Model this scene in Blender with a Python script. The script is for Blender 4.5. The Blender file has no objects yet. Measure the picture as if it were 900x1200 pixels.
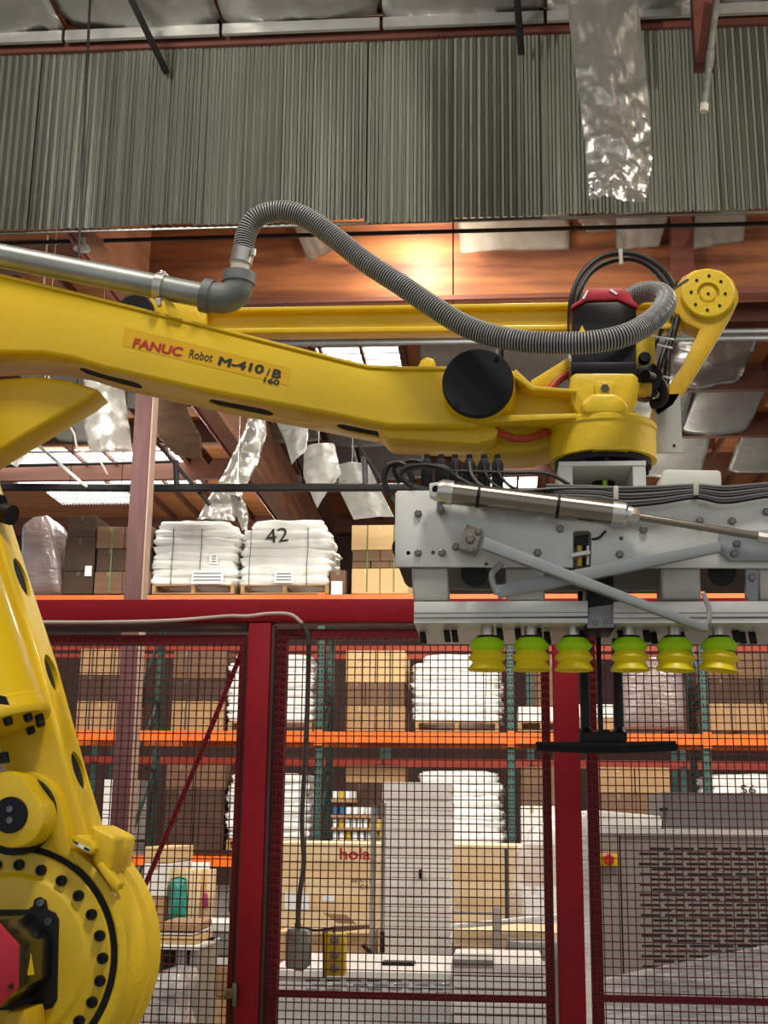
import bpy, bmesh, math, random
from mathutils import Vector, Matrix, noise
random.seed(7)
PI = math.pi
S = bpy.context.scene
COL = S.collection

# ------------------------------------------------------------------ camera
CAM = Vector((0.0, 0.0, 1.5)); FPX = 1500.0
ROT = Matrix.Rotation(math.radians(5.0), 3, 'Z') @ Matrix.Rotation(math.radians(90 + 13.5), 3, 'X') @ Matrix.Rotation(math.radians(0.7), 3, 'Z')
cd = bpy.data.cameras.new('camera'); cam = bpy.data.objects.new('camera', cd); COL.objects.link(cam)
cd.sensor_fit = 'VERTICAL'; cd.sensor_height = 36.0; cd.lens = FPX / 1200.0 * 36.0
cd.clip_start = 0.05; cd.clip_end = 200
cam.matrix_world = Matrix.Translation(CAM) @ ROT.to_4x4()
S.camera = cam

# ------------------------------------------------------------------ world, lights, exposure
S.view_settings.view_transform = 'Standard'; S.view_settings.look = 'None'
S.view_settings.gamma = 1.0; S.view_settings.use_curve_mapping = False
S.view_settings.exposure = -0.1
w = bpy.data.worlds.new('world'); S.world = w; w.use_nodes = True
w.node_tree.nodes['Background'].inputs[0].default_value = (0.95, 0.97, 1.0, 1)
w.node_tree.nodes['Background'].inputs[1].default_value = 0.62

def area(name, loc, size, power, color=(1, 0.95, 0.86), target=None, sy=None):
    d = bpy.data.lights.new(name, 'AREA'); d.energy = power; d.color = color
    d.shape = 'RECTANGLE'; d.size = size; d.size_y = sy or size
    o = bpy.data.objects.new(name, d); COL.objects.link(o); o.location = loc
    t = Vector(target) if target else Vector((loc[0], loc[1], 0))
    o.rotation_euler = (t - Vector(loc)).to_track_quat('-Z', 'Y').to_euler()
    return o
# unseen overhead lamps; those for the sheet wall and racks are added fill
area('unseen_overhead_light', (0.9, 0.9, 7.6), 0.9, 300)
area('unseen_overhead_light', (-2.6, 1.6, 7.6), 0.9, 170)
area('unseen_overhead_light', (-3.4, 6.6, 7.4), 0.9, 230, target=(-2.0, 9.4, 5.6))  # added to brighten the corrugated sheets from the left
for _x in (-5.5, -1.0, 3.5):
    area('unseen_overhead_light', (_x, 15.9, 7.9), 1.0, 120, target=(_x, 16.2, 1))
for _x in (-5.0, 0.0, 4.5):
    area('unseen_overhead_light', (_x, 10.7, 6.3), 1.0, 270, (1, .93, .82), target=(_x, 15.5, 1.6))  # added fill aimed at the rack loads
for _x in (-6.0, 0.0, 6.0):
    area('unseen_overhead_light', (_x, 20.0, 7.9), 1.2, 200, (1, .93, .8))
def point_lamp(name, loc, power, color=(1, .9, .74), r=.12):
    d = bpy.data.lights.new(name, 'POINT'); d.energy = power; d.color = color; d.shadow_soft_size = r
    o = bpy.data.objects.new(name, d); COL.objects.link(o); o.location = loc; return o
point_lamp('unseen_point_light', (5.4, 6.0, 6.5), 900)
point_lamp('unseen_point_light', (-0.75, 12.45, 7.5), 170, (1, .9, .7), .15)
point_lamp('unseen_point_light', (-6.5, 22.6, 6.6), 220, (1, .93, .82))  # added, unseen: brightens the far roof timber
point_lamp('unseen_point_light', (-5.5, 26.8, 6.6), 140, (1, .9, .76))  # added, unseen: lights the roof deck beyond the racks
point_lamp('unseen_point_light', (3.0, 23.0, 6.4), 160, (1, .93, .82))  # unseen fill under the far roof

# ------------------------------------------------------------------ pixel helpers
def ray(px, py): return ROT @ Vector(((px - 450.0) / FPX, -(py - 600.0) / FPX, -1.0))
def W(px, py, Y):
    d = ray(px, py); return CAM + d * ((Y - CAM.y) / d.y)
def WZ(px, py, Z):
    d = ray(px, py); return CAM + d * ((Z - CAM.z) / d.z)
def WX(px, py, X):
    d = ray(px, py); return CAM + d * ((X - CAM.x) / d.x)
def M(px, py, Y):                      # metres per pixel there
    d = ray(px, py); return ((Y - CAM.y) / d.y) / FPX

# ------------------------------------------------------------------ materials
def lin(v):
    v /= 255.0
    return v / 12.92 if v <= 0.04045 else ((v + 0.055) / 1.055) ** 2.4
def C(r, g, b): return (lin(r), lin(g), lin(b), 1)
MATS = {}
def mat(name, col, rough=0.5, metal=0.0, var=0.12, scale=6.0, stretch=(1, 1, 1), bump=0.0, bscale=40.0, alpha=1.0,
        emit=0.0, coat=0.0, col2=None, trans=0.0, sharp=0.0, detail=5.0, spec=0.5):
    m = bpy.data.materials.new(name); m.use_nodes = True; nt = m.node_tree; nd = nt.nodes; lk = nt.links
    b = nd['Principled BSDF']; b.inputs['Roughness'].default_value = rough; b.inputs['Metallic'].default_value = metal
    b.inputs['Coat Weight'].default_value = coat; b.inputs['Alpha'].default_value = alpha
    b.inputs['Transmission Weight'].default_value = trans; b.inputs['Specular IOR Level'].default_value = spec
    tc = nd.new('ShaderNodeTexCoord'); mp = nd.new('ShaderNodeMapping'); mp.inputs['Scale'].default_value = stretch
    lk.new(tc.outputs['Object'], mp.inputs['Vector'])
    n = nd.new('ShaderNodeTexNoise'); n.inputs['Scale'].default_value = scale; n.inputs['Detail'].default_value = detail
    lk.new(mp.outputs['Vector'], n.inputs['Vector'])
    r = nd.new('ShaderNodeValToRGB'); r.color_ramp.elements[0].position = 0.3 + sharp; r.color_ramp.elements[1].position = 0.7 - sharp
    c2 = col2 if col2 else tuple(x * (1 - var * 2) for x in col[:3]) + (1,)
    r.color_ramp.elements[0].color = c2; r.color_ramp.elements[1].color = col
    lk.new(n.outputs['Fac'], r.inputs['Fac']); lk.new(r.outputs['Color'], b.inputs['Base Color'])
    if bump > 0:
        n2 = nd.new('ShaderNodeTexNoise'); n2.inputs['Scale'].default_value = bscale; n2.inputs['Detail'].default_value = 4
        lk.new(mp.outputs['Vector'], n2.inputs['Vector'])
        bp = nd.new('ShaderNodeBump'); bp.inputs['Strength'].default_value = bump; bp.inputs['Distance'].default_value = 0.02
        lk.new(n2.outputs['Fac'], bp.inputs['Height']); lk.new(bp.outputs['Normal'], b.inputs['Normal'])
    if emit > 0:
        b.inputs['Emission Color'].default_value = col; b.inputs['Emission Strength'].default_value = emit
    MATS[name] = m
    return m

mat('yellow', C(224, 188, 2), 0.42, var=0.06, scale=3.0, bump=0.05, bscale=60, coat=0.25)
mat('yellow_cast', C(224, 188, 6), 0.5, var=0.1, scale=5.0, bump=0.12, bscale=45, coat=0.1)
mat('yellow_worn', C(218, 176, 14), 0.5, var=0.18, scale=9.0, stretch=(1, 1, .4), bump=0.1)
mat('black', C(14, 14, 16), 0.45, var=0.2, spec=.3)
mat('black_cover', C(13, 17, 25), 0.6, var=0.1, spec=.3)
mat('black_gloss', C(14, 16, 20), 0.25, var=0.1, coat=0.2, spec=.4)
mat('rubber', C(17, 17, 18), 0.6, spec=.3, var=0.2)
mat('dark_hole', C(10, 9, 8), 0.9, var=0.2)
mat('red_cap', C(176, 22, 42), 0.5, var=0.08, bump=0.05)
mat('red_text', C(176, 34, 26), 0.6, var=0.05)
mat('black_text', C(30, 28, 20), 0.6, var=0.05)
mat('decal_film', C(214, 168, 4), 0.35, var=0.04)
mat('gal', C(168, 172, 166), 0.42, 0.85, var=0.16, scale=14, stretch=(.5, 1, 1))
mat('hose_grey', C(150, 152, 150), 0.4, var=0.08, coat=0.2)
mat('hose_valley_shade', C(44, 45, 45), 0.55, var=0.1)
mat('conduit', C(112, 114, 112), .5, .5)
mat('elbow', C(116, 120, 118), 0.6, 0.3, var=0.15, bump=0.15)
mat('adaptor', C(196, 192, 176), 0.5, var=0.08)
mat('aluminium', C(212, 214, 208), 0.42, 0.2, var=0.09, scale=4, bump=0.03)
mat('alu_dull', C(190, 189, 180), 0.5, 0.2, var=0.14, scale=6)
mat('steel', C(146, 139, 126), 0.24, 0.95, var=0.08, scale=3, stretch=(1, 1, 12))
mat('steel_light', C(206, 204, 198), 0.3, 0.85, var=0.06)
mat('grey_bar', C(146, 152, 152), 0.42, 0.25, var=0.07)
mat('bolt', C(128, 126, 120), 0.35, 0.8, var=0.15)
mat('brass', C(176, 146, 70), 0.35, 0.7)
mat('cup_green', C(168, 222, 10), 0.42, var=0.05)
mat('cup_yellow', C(236, 214, 24), 0.42, var=0.06)
mat('cable_black', C(18, 18, 20), 0.45, var=0.1, spec=.4)
mat('cable_grey', C(84, 86, 84), 0.5)
mat('cable_white', C(206, 190, 182), 0.5)
mat('orange_hose', C(168, 60, 22), 0.45)
mat('white_box', C(206, 208, 198), 0.5, var=0.05)
mat('panel_grey', C(176, 178, 170), 0.5, var=0.05)
mat('fence_red', C(142, 8, 28), 0.55, var=0.1, scale=4, spec=.25)
mat('wire_red', C(98, 22, 26), 0.5, 0.15, var=0.2)
mat('frame_red', C(112, 12, 24), 0.55, spec=.25, var=0.15)
mat('column', C(86, 58, 58), 0.7, spec=.25, var=0.14, scale=5, stretch=(3, 3, .4), bump=0.1)
mat('rack_teal', C(50, 92, 84), 0.5, var=0.15, scale=8)
mat('rack_dark', C(28, 40, 40), 0.6, var=0.2)
mat('rack_orange', C(240, 110, 14), 0.45, var=0.08, scale=3)
mat('rack_rust', C(172, 62, 40), 0.5, var=0.12, scale=3)
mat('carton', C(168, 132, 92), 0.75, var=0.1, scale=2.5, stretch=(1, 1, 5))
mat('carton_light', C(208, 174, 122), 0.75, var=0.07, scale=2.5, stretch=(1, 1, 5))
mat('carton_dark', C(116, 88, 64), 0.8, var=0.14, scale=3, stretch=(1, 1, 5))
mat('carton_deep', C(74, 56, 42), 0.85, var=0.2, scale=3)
mat('tape', C(186, 160, 118), 0.3, var=0.05)
mat('tape_carton', C(182, 150, 108), 0.4, var=0.05)
mat('tape_carton_light', C(216, 186, 138), 0.4, var=0.05)
mat('tape_carton_dark', C(132, 104, 78), 0.4, var=0.05)
mat('tape_carton_deep', C(92, 72, 54), 0.4, var=0.05)
mat('strap_green', C(92, 122, 66), 0.5)
mat('column_edge', C(150, 124, 108), 0.7, var=.1)
mat('strap_dark', C(46, 48, 44), 0.5)
mat('bag', C(236, 236, 231), 0.5, var=0.05, scale=3, bump=0.4, bscale=9, coat=0.2)
mat('bag_grey', C(204, 204, 200), 0.55, var=0.05, bump=0.3, bscale=9)  # greyer off-white, used on some of the tins
mat('label', C(232, 236, 236), 0.6, var=0.02)
mat('print_grey', C(110, 112, 116), 0.7)
mat('pallet', C(176, 142, 96), 0.8, var=0.2, scale=5, stretch=(.6, 3, 3))
mat('deck_wood', C(176, 112, 66), 0.7, var=0.2, scale=2.2, stretch=(.5, 2.5, 2.5), bump=0.1)
mat('beam_red', C(100, 52, 38), 0.7, var=0.22, scale=2.6, stretch=(.35, 3, 3.5))
mat('purlin', C(104, 62, 44), 0.7, var=0.22, scale=2.6, stretch=(.35, 3, 3.5))
mat('plywood', C(142, 86, 48), 0.6, var=0.28, scale=1.6, stretch=(.45, 2, 4.0), col2=C(78, 38, 22), detail=8, sharp=0.04)
mat('girder_side', C(150, 100, 68), 0.7, var=0.2, scale=2.2, stretch=(2.2, .35, 4.0), col2=C(104, 62, 42), detail=8)
mat('foil', C(204, 202, 196), 0.3, 0.7, var=0.06, bump=0.5, bscale=7)
mat('foil_dull', C(196, 196, 190), 0.45, 0.4, var=0.08, bump=0.35, bscale=5)
mat('corrugated', C(160, 164, 152), 0.5, 0.35, var=0.12, scale=1.2, stretch=(2, 1, .6), bump=0.06, bscale=30)
mat('black_steel', C(26, 25, 26), 0.5, 0.3, var=0.2)
mat('rust_pipe', C(120, 30, 30), 0.5, var=0.1)
mat('concrete', C(132, 130, 124), 0.75, var=0.12, scale=1.4, bump=0.1)
mat('back_wall', C(64, 48, 40), 0.8, var=0.2, scale=1.2)
mat('skylight', (1, 1, 0.98, 1), 0.5, var=0.0, emit=7.0)
mat('tube_light', (1, 0.99, 0.95, 1), 0.5, var=0.0, emit=5.0)
mat('fixture_white', C(214, 218, 214), 0.5)
mat('taupe', C(156, 149, 140), 0.5, 0.15, var=0.06, scale=2)
mat('taupe_dark', C(112, 110, 108), 0.5, 0.15, var=0.06)
mat('slot', C(34, 28, 26), 0.8)
mat('white_panel', C(224, 222, 216), 0.55, var=0.05, scale=3)
mat('white_warm', C(222, 215, 210), 0.6, var=0.07, scale=3, stretch=(1, 1, 4))
mat('crate_wood', C(240, 212, 168), 0.7, var=0.12, scale=2.5, stretch=(.5, 2, 4))
mat('crate_wood_b', C(232, 198, 148), 0.7, var=0.14, scale=2.5, stretch=(.5, 2, 4))
mat('film', C(226, 224, 226), 0.18, 0.0, var=0.06, scale=4, stretch=(1, 1, 5), bump=0.9, bscale=8, alpha=0.55, coat=0.6)
mat('film_thin', C(214, 224, 224), 0.15, 0.0, var=0.05, bump=0.7, bscale=6, alpha=0.35, coat=0.8)
mat('wrapped', C(146, 130, 126), 0.22, 0.1, var=0.14, scale=3, stretch=(1, 1, 4), bump=0.9, bscale=6, coat=0.9)
mat('box_grey', C(158, 168, 156), 0.5, var=0.05)
mat('box_yellow', C(236, 198, 16), 0.45, var=0.05)
mat('button_grey', C(142, 138, 128), 0.5)
mat('estop_red', C(214, 52, 20), 0.4)
mat('teal_plastic', C(40, 150, 134), 0.35, var=0.15, scale=9, bump=0.4)
mat('magenta', C(176, 30, 106), 0.5)
mat('can_blue', C(52, 104, 150), 0.4)
mat('can_yellow', C(206, 176, 60), 0.4)
mat('cabinet_grey', C(150, 150, 146), 0.4, 0.3, var=0.06)

# ------------------------------------------------------------------ mesh helpers
def new(): return bmesh.new()
def box(bm, a, b, mi=0):
    x0, x1 = sorted((a[0], b[0])); y0, y1 = sorted((a[1], b[1])); z0, z1 = sorted((a[2], b[2]))
    v = [bm.verts.new(p) for p in ((x0,y0,z0),(x1,y0,z0),(x1,y1,z0),(x0,y1,z0),(x0,y0,z1),(x1,y0,z1),(x1,y1,z1),(x0,y1,z1))]
    for f in ((0,3,2,1),(4,5,6,7),(0,1,5,4),(1,2,6,5),(2,3,7,6),(3,0,4,7)):
        bm.faces.new([v[i] for i in f]).material_index = mi
    return bm
def prism(bm, pts, vec, bev=0.0, seg=2):
    """closed prism: polygon pts (3D) moved along vec"""
    vec = Vector(vec); t = new()
    a = [t.verts.new(p) for p in pts]; b = [t.verts.new(Vector(p) + vec) for p in pts]
    n = len(pts); t.faces.new(a); t.faces.new(list(reversed(b)))
    for i in range(n): t.faces.new([a[i], b[i], b[(i+1) % n], a[(i+1) % n]])
    bmesh.ops.recalc_face_normals(t, faces=t.faces)
    if bev > 0:
        t.normal_update()
        ed = [e for e in t.edges if len(e.link_faces) == 2 and e.calc_face_angle(0) > math.radians(25)]
        bmesh.ops.bevel(t, geom=ed, offset=bev, segments=seg, affect='EDGES', profile=0.5, clamp_overlap=True)
    merge(bm, t); return bm
def merge(bm, t):
    me = bpy.data.meshes.new('tmp'); t.to_mesh(me); t.free(); bm.from_mesh(me); bpy.data.meshes.remove(me)
def pxp(bm, px, Y0, Y1, bev=0.0, seg=2):
    """outline given in photo pixels on the plane Y0, extruded to Y1"""
    return prism(bm, [W(x, y, Y0) for x, y in px], (0, Y1 - Y0, 0), bev, seg)
def frame(d):
    d = Vector(d).normalized(); u = d.orthogonal().normalized()
    if abs(d.z) < 0.9: u = d.cross(Vector((0, 0, 1))).normalized()
    return u, d.cross(u).normalized()
def lathe(bm, o, d, prof, seg=32, a0=0):
    """revolve prof [(radius, along)] about the axis d at o"""
    o = Vector(o); d = Vector(d).normalized(); u, v = frame(d); rings = []
    for r, h in prof:
        if r < 1e-6: rings.append([bm.verts.new(o + d * h)])
        else: rings.append([bm.verts.new(o + d * h + (u * math.cos(a0 + 2*PI*i/seg) + v * math.sin(a0 + 2*PI*i/seg)) * r) for i in range(seg)])
    fs = []
    for A, B in zip(rings, rings[1:]):
        for i in range(seg):
            j = (i + 1) % seg
            q = [A[i % len(A)], A[j % len(A)], B[j % len(B)], B[i % len(B)]]
            q = list(dict.fromkeys(q))
            if len(q) > 2: fs.append(bm.faces.new(q))
    bmesh.ops.recalc_face_normals(bm, faces=fs)
    return bm
def cyl(bm, p0, p1, r, r1=None, seg=16):
    p0 = Vector(p0); p1 = Vector(p1); L = (p1 - p0).length; r1 = r if r1 is None else r1
    return lathe(bm, p0, p1 - p0, [(0, 0), (r, 0), (r1, L), (0, L)], seg)
def spline(P, n=12):
    P = [Vector(p) for p in P]; Q = [P[0] * 2 - P[1]] + P + [P[-1] * 2 - P[-2]]; out = []
    for i in range(1, len(Q) - 2):
        a, b, c, d = Q[i-1:i+3]
        for k in range(n):
            t = k / n
            out.append(0.5 * ((2*b) + (c-a)*t + (2*a-5*b+4*c-d)*t*t + (3*b-a-3*c+d)*t**3))
    out.append(P[-1]); return out
def resample(P, step):
    out = [P[0]]; acc = 0.0
    for a, b in zip(P, P[1:]):
        L = (b - a).length; 
        if L < 1e-9: continue
        while acc + L >= step:
            t = (step - acc) / L; a = a.lerp(b, t); out.append(a.copy()); L = (b - a).length; acc = 0.0
            if L < 1e-9: break
        acc += L
    if (out[-1] - P[-1]).length > step * .3: out.append(P[-1])
    return out
def tube(bm, P, r, seg=10):
    """sweep; r is a number or a function of ring index"""
    P = [Vector(p) for p in P]; n = len(P); rings = []; u = None
    for i in range(n):
        d = (P[min(i+1, n-1)] - P[max(i-1, 0)]).normalized()
        if u is None: u, _ = frame(d)
        u = (u - d * u.dot(d)).normalized(); v = d.cross(u)
        rr = r(i) if callable(r) else r
        rings.append([bm.verts.new(P[i] + (u*math.cos(2*PI*k/seg) + v*math.sin(2*PI*k/seg)) * rr) for k in range(seg)])
    fs = []
    for A, B in zip(rings, rings[1:]):
        for k in range(seg): fs.append(bm.faces.new([A[k], A[(k+1) % seg], B[(k+1) % seg], B[k]]))
    fs.append(bm.faces.new(list(reversed(rings[0])))); fs.append(bm.faces.new(rings[-1]))
    bmesh.ops.recalc_face_normals(bm, faces=fs)
    return bm
def bar(bm, a, b, w, h, up=(0, 0, 1), bev=0.0):
    """rectangular bar from a to b, w across, h along up"""
    a = Vector(a); b = Vector(b); d = (b - a).normalized(); s = d.cross(Vector(up)).normalized(); t = s.cross(d).normalized()
    pts = [a + s*(w/2)*i + t*(h/2)*j for i, j in ((-1,-1),(1,-1),(1,1),(-1,1))]
    return prism(bm, pts, b - a, bev)
def mesh(name, bm, m, ang=35):
    bm.normal_update()
    for f in bm.faces: f.smooth = True
    for e in bm.edges:
        e.smooth = not (len(e.link_faces) != 2 or e.calc_face_angle(0) > math.radians(ang))
    me = bpy.data.meshes.new(name); bm.to_mesh(me); bm.free()
    for k in (m if isinstance(m, (list, tuple)) else [m]): me.materials.append(MATS[k])
    return me
def link(name, me, parent=None, loc=None, rot=None, world=True):
    o = bpy.data.objects.new(name, me); COL.objects.link(o)
    if loc is not None: o.location = loc
    if rot is not None: o.rotation_euler = rot
    if parent is not None:
        o.parent = parent
        if world: o.matrix_parent_inverse = Matrix.Translation(-WLOC.get(parent.name, Vector((0, 0, 0))))
    WLOC[o.name] = (WLOC.get(parent.name, Vector((0,0,0))) if (parent and not world) else Vector((0,0,0))) + (Vector(loc) if loc is not None else Vector((0, 0, 0)))
    return o
WLOC = {}
def ob(name, bm, m, parent=None, ang=35): return link(name, mesh(name, bm, m, ang), parent)
def tag(o, label, cat, group=None, kind=None):
    o['label'] = label; o['category'] = cat
    if group: o['group'] = group
    if kind: o['kind'] = kind
    return o
def struct(o): o['kind'] = 'structure'; return o
def thing(name, label, cat, loc, group=None):
    o = bpy.data.objects.new(name, None); COL.objects.link(o); o.location = loc; o.empty_display_size = 0.1
    WLOC[o.name] = Vector(loc); tag(o, label, cat, group); return o
def text_mesh(s, size, m, bold=0.0, sx=1.0, shear=0.0):
    cu = bpy.data.curves.new('txt', 'FONT'); cu.body = s; cu.size = size; cu.offset = bold; cu.shear = shear; cu.extrude = 0.0006
    o = bpy.data.objects.new('txt', cu); COL.objects.link(o)
    dg = bpy.context.evaluated_depsgraph_get(); me = bpy.data.meshes.new_from_object(o.evaluated_get(dg))
    bpy.data.objects.remove(o); me.transform(Matrix.Scale(sx, 4, (1, 0, 0))); me.materials.clear(); me.materials.append(MATS[m]); return me
def fatten(me, d):
    b = bmesh.new(); b.from_mesh(me)
    for dx, dy in ((-d, 0), (d, 0), (0, d), (0, -d)):
        t = me.copy(); t.transform(Matrix.Translation((dx, dy, dx * .05 + dy * .03))); b.from_mesh(t); bpy.data.meshes.remove(t)
    b.to_mesh(me); b.free()
def lettering(s, a, b, hgt, Y, m, parent, bold=0.0, shear=0.0):
    """flat print on a plane facing the camera side, from pixel a to pixel b along its baseline"""
    A = W(a[0], a[1], Y); B = W(b[0], b[1], Y); mpp = M(a[0], a[1], Y)
    me = text_mesh(s, hgt * mpp / 0.7, m, 0, 1.0, shear)
    if bold > 0: fatten(me, bold * mpp)
    xs = [v.co.x for v in me.vertices]; x0, x1 = min(xs), max(xs)
    L = (B - A).length; k = L / (x1 - x0)
    me.transform(Matrix.Scale(k, 4, (1, 0, 0)) @ Matrix.Translation((-x0, 0, 0)))
    ang = math.atan2((B - A).z, (B - A).x)
    me.transform(Matrix.Translation(A) @ Matrix.Rotation(-ang, 4, 'Y') @ Matrix.Rotation(PI/2, 4, 'X'))
    return link('lettering', me, parent)
def cut(o, cutter_bm):
    """subtract a cutter from a mesh object"""
    cm = bpy.data.meshes.new('cut'); cutter_bm.to_mesh(cm); cutter_bm.free(); c = bpy.data.objects.new('cut', cm); COL.objects.link(c)
    md = o.modifiers.new('b', 'BOOLEAN'); md.operation = 'DIFFERENCE'; md.object = c; md.solver = 'EXACT'
    par = o.parent; inv = o.matrix_parent_inverse.copy(); o.parent = None
    dg = bpy.context.evaluated_depsgraph_get(); dg.update()
    me = bpy.data.meshes.new_from_object(o.evaluated_get(dg)); o.modifiers.clear(); old = o.data; nm = old.name; o.data = me
    bpy.data.meshes.remove(old); me.name = nm; bpy.data.objects.remove(c)
    b = bmesh.new(); b.from_mesh(me); b.normal_update()
    for e in b.edges: e.smooth = not (len(e.link_faces) != 2 or e.calc_face_angle(0) > math.radians(35))
    b.to_mesh(me); b.free()
    if par: o.parent = par; o.matrix_parent_inverse = inv
def crumple(bm, corners, nu, nv, amp, freq, sag=0.0, seed=0.0, thick=0.0):
    """wrinkled sheet over four corners (a b c d, a-b along the top)"""
    a, b, c, d = [Vector(p) for p in corners]; n = (b - a).cross(d - a).normalized(); G = []
    off = Vector((seed * 7.3, seed * 3.1, seed * 5.7))
    for j in range(nv + 1):
        row = []
        for i in range(nu + 1):
            u, v = i / nu, j / nv; p = a.lerp(b, u).lerp(d.lerp(c, u), v)
            q = p * freq + off
            w_ = noise.noise(q) * amp + abs(noise.noise(q * 2.3)) * amp * 0.6 + noise.noise(q * 5.1) * amp * 0.25
            p = p + n * w_ + Vector((0, 0, -sag * 4 * u * (1 - u) * (0.5 + .5 * v)))
            row.append(bm.verts.new(p))
        G.append(row)
    fs = [bm.faces.new([G[j][i], G[j][i+1], G[j+1][i+1], G[j+1][i]]) for j in range(nv) for i in range(nu)]
    if thick > 0: bmesh.ops.solidify(bm, geom=fs, thickness=thick)
    return bm

# ================================================================== THE BUILDING
ROOF = 8.5
struct(ob('floor', box(new(), (-14, -6, -0.1), (14, 30, 0)), 'concrete'))
struct(ob('wall_back', box(new(), (-14, 30, 0), (14, 30.2, 8.7)), 'back_wall'))
ceil = struct(ob('ceiling', box(new(), (-14, -6, ROOF), (14, 30, ROOF + .1)), 'deck_wood'))
PUR = [14.4, 16.9, 19.4, 21.9, 24.4, 29.4]
me_p = mesh('purlin', box(new(), (-14, -.07, -.42), (14, .07, 0)), 'purlin')
for y in PUR: link('purlin', me_p, ceil, (0, y, ROOF))
me_j = mesh('joist', box(new(), (-.022, 0, -.14), (.022, 2.36, 0)), 'purlin')
for k, y in enumerate(PUR[:-1]):
    for i in range(-13, 12): link('joist', me_j, ceil, (i * .62 - .1, y + .07, ROOF)).scale = (1, 1 if y < 24 else 2.05, 1)
# skylights: lit roof panels with glazing bars
SKY = [(372, 474, 402, 434), (572, 634, 524, 570), (40, 228, 526, 566)]
sky_boxes = []
for n, (x0, x1, y0, y1) in enumerate(SKY):
    a = WZ(x0, y1, ROOF - .05); b = WZ(x1, y0, ROOF - .05)
    ya, yb = min(a.y, b.y), max(a.y, b.y); xa = WZ(x0, (y0+y1)/2, ROOF).x; xb = WZ(x1, (y0+y1)/2, ROOF).x
    if n == 2: xa -= 0.8
    sky_boxes.append((xa, xb, ya, yb))
    s = struct(ob('window_%d' % (n + 1), box(new(), (xa, ya, ROOF - .06), (xb, yb, ROOF - .03)), 'skylight'))
    m = 4
    for i in range(m + 1):
        yy = ya + (yb - ya) * i / m
        ob('glazing_bar', box(new(), (xa, yy - .02, ROOF - .1), (xb, yy + .02, ROOF - .06)), 'fixture_white', s)
    for xx in (xa, xb): ob('window_frame', box(new(), (xx - .05, ya, ROOF - .12), (xx + .05, yb, ROOF - .03)), 'purlin', s)
# foil-faced insulation between the purlins
random.seed(11)
for k in range(1, len(PUR) - 1):
    x = -11.5
    while x < 10:
        wd = random.choice((1.15, 1.2, 1.25)); gap = random.choice((.03, .04, .06, .5))
        ya, yb = PUR[k] + .1, PUR[k+1] - .1
        clash = any(x < s[1] + .1 and x + wd > s[0] - .1 and ya < s[3] and yb > s[2] for s in sky_boxes)
        if not clash and not (x < -4.2 and random.random() < .45) and k < 4:
            zz = ROOF - random.uniform(.34, .62); ye = yb - random.choice((0, 0, 0, .5))
            bm = new(); crumple(bm, [(x, ya, ROOF - .16), (x + wd, ya, ROOF - .16), (x + wd, ye, zz), (x, ye, zz)], 14, 14, random.choice((.03, .05, .09)), 1.6, .06, x + k, .006)
            ob('foil_panel', bm, random.choice(('foil', 'foil_dull', 'foil_dull')), ceil, 80)
        x += wd + gap
# foil ceiling of the near bay
for i in range(9):
    x = -6.6 + i * 1.42; bm = new()
    crumple(bm, [(x, 4.5, ROOF - .10), (x + 1.4, 4.5, ROOF - .10), (x + 1.4, 9.86, ROOF - .16), (x, 9.86, ROOF - .16)], 16, 40, .07, 1.3, .05, i, .004)
    ob('foil_panel', bm, 'foil_dull', ceil, 80)
    ob('foil_edge', box(new(), (x, 9.80, ROOF - .3), (x + 1.39, 9.84, ROOF - .2)), 'foil', ceil)

# wooden girders
BOT = W(500, 354, 13).z
GX = W(172, 362, 13).x
g = thing('roof_girder', 'long wooden girder running away into the hall above the stacked white bags', 'roof beam', (GX - .12, 9.9, BOT))
ob('beam', box(new(), (GX - .24, 10.1, BOT), (GX, 30, BOT + 1.05)), 'girder_side', g)
ob('stiffener', box(new(), (GX - .3, 10.1, BOT + 1.05), (GX + .06, 30, ROOF)), 'purlin', g)
ob('sprinkler_pipe', tube(new(), [(GX - .28, 10.1, BOT + .02), (GX - .28, 29, BOT + .02)], .03, 8), 'rust_pipe', g)
for y in (13.4, 17.5, 21.5): ob('pipe_hanger', tube(new(), [(GX - .28, y, BOT + .02), (GX - .28, y, BOT + .3)], .012, 6), 'black_steel', g)
g = thing('cross_girder', 'deep reddish plywood girder spanning behind the corrugated sheet', 'roof beam', (0, 13.1, BOT))
xs = W(531, 300, 13).x
ob('board', box(new(), (GX, 13, BOT), (xs - .008, 13.2, ROOF)), 'plywood', g)
ob('board', box(new(), (xs + .008, 13, BOT), (9, 13.2, ROOF)), 'plywood', g)
ob('bottom_chord', box(new(), (GX, 12.94, BOT - .0), (9, 12.998, BOT + .05)), 'beam_red', g)
xa = W(787, 290, 12.85).x; xb = W(812, 290, 12.85).x
ob('stud', box(new(), (xa, 12.82, BOT + .1), (xb, 12.99, ROOF)), 'beam_red', g)
xa = W(505, 290, 12.85).x
GLOW = None
def flap(px, Y, label, name='foil_flap', m='foil', seed=1, amp=.04, nu=18, nv=12, curl=0.0, freq=2.6, nest=None):
    bm = new(); cs = [W(px[0][0], px[0][1], Y), W(px[1][0], px[1][1], Y), W(px[2][0], px[2][1], Y - curl), W(px[3][0], px[3][1], Y - curl)]
    crumple(bm, cs, nu, nv, amp, freq, 0, seed, .004)
    o = ob(name, bm, m, nest, 80)
    if label: tag(o, label, 'foil insulation', 'foil insulation pieces')
    return o
flap([(342, 262), (398, 262), (396, 290), (362, 306)], 12.85, 'torn foil scrap hanging on the girder just right of the hose arch', seed=2)
flap([(534, 250), (668, 246), (667, 292), (540, 296)], 12.85, 'wide foil strip on the bright girder beside the hanging foil', seed=3, m='foil_dull', curl=.1)
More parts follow.
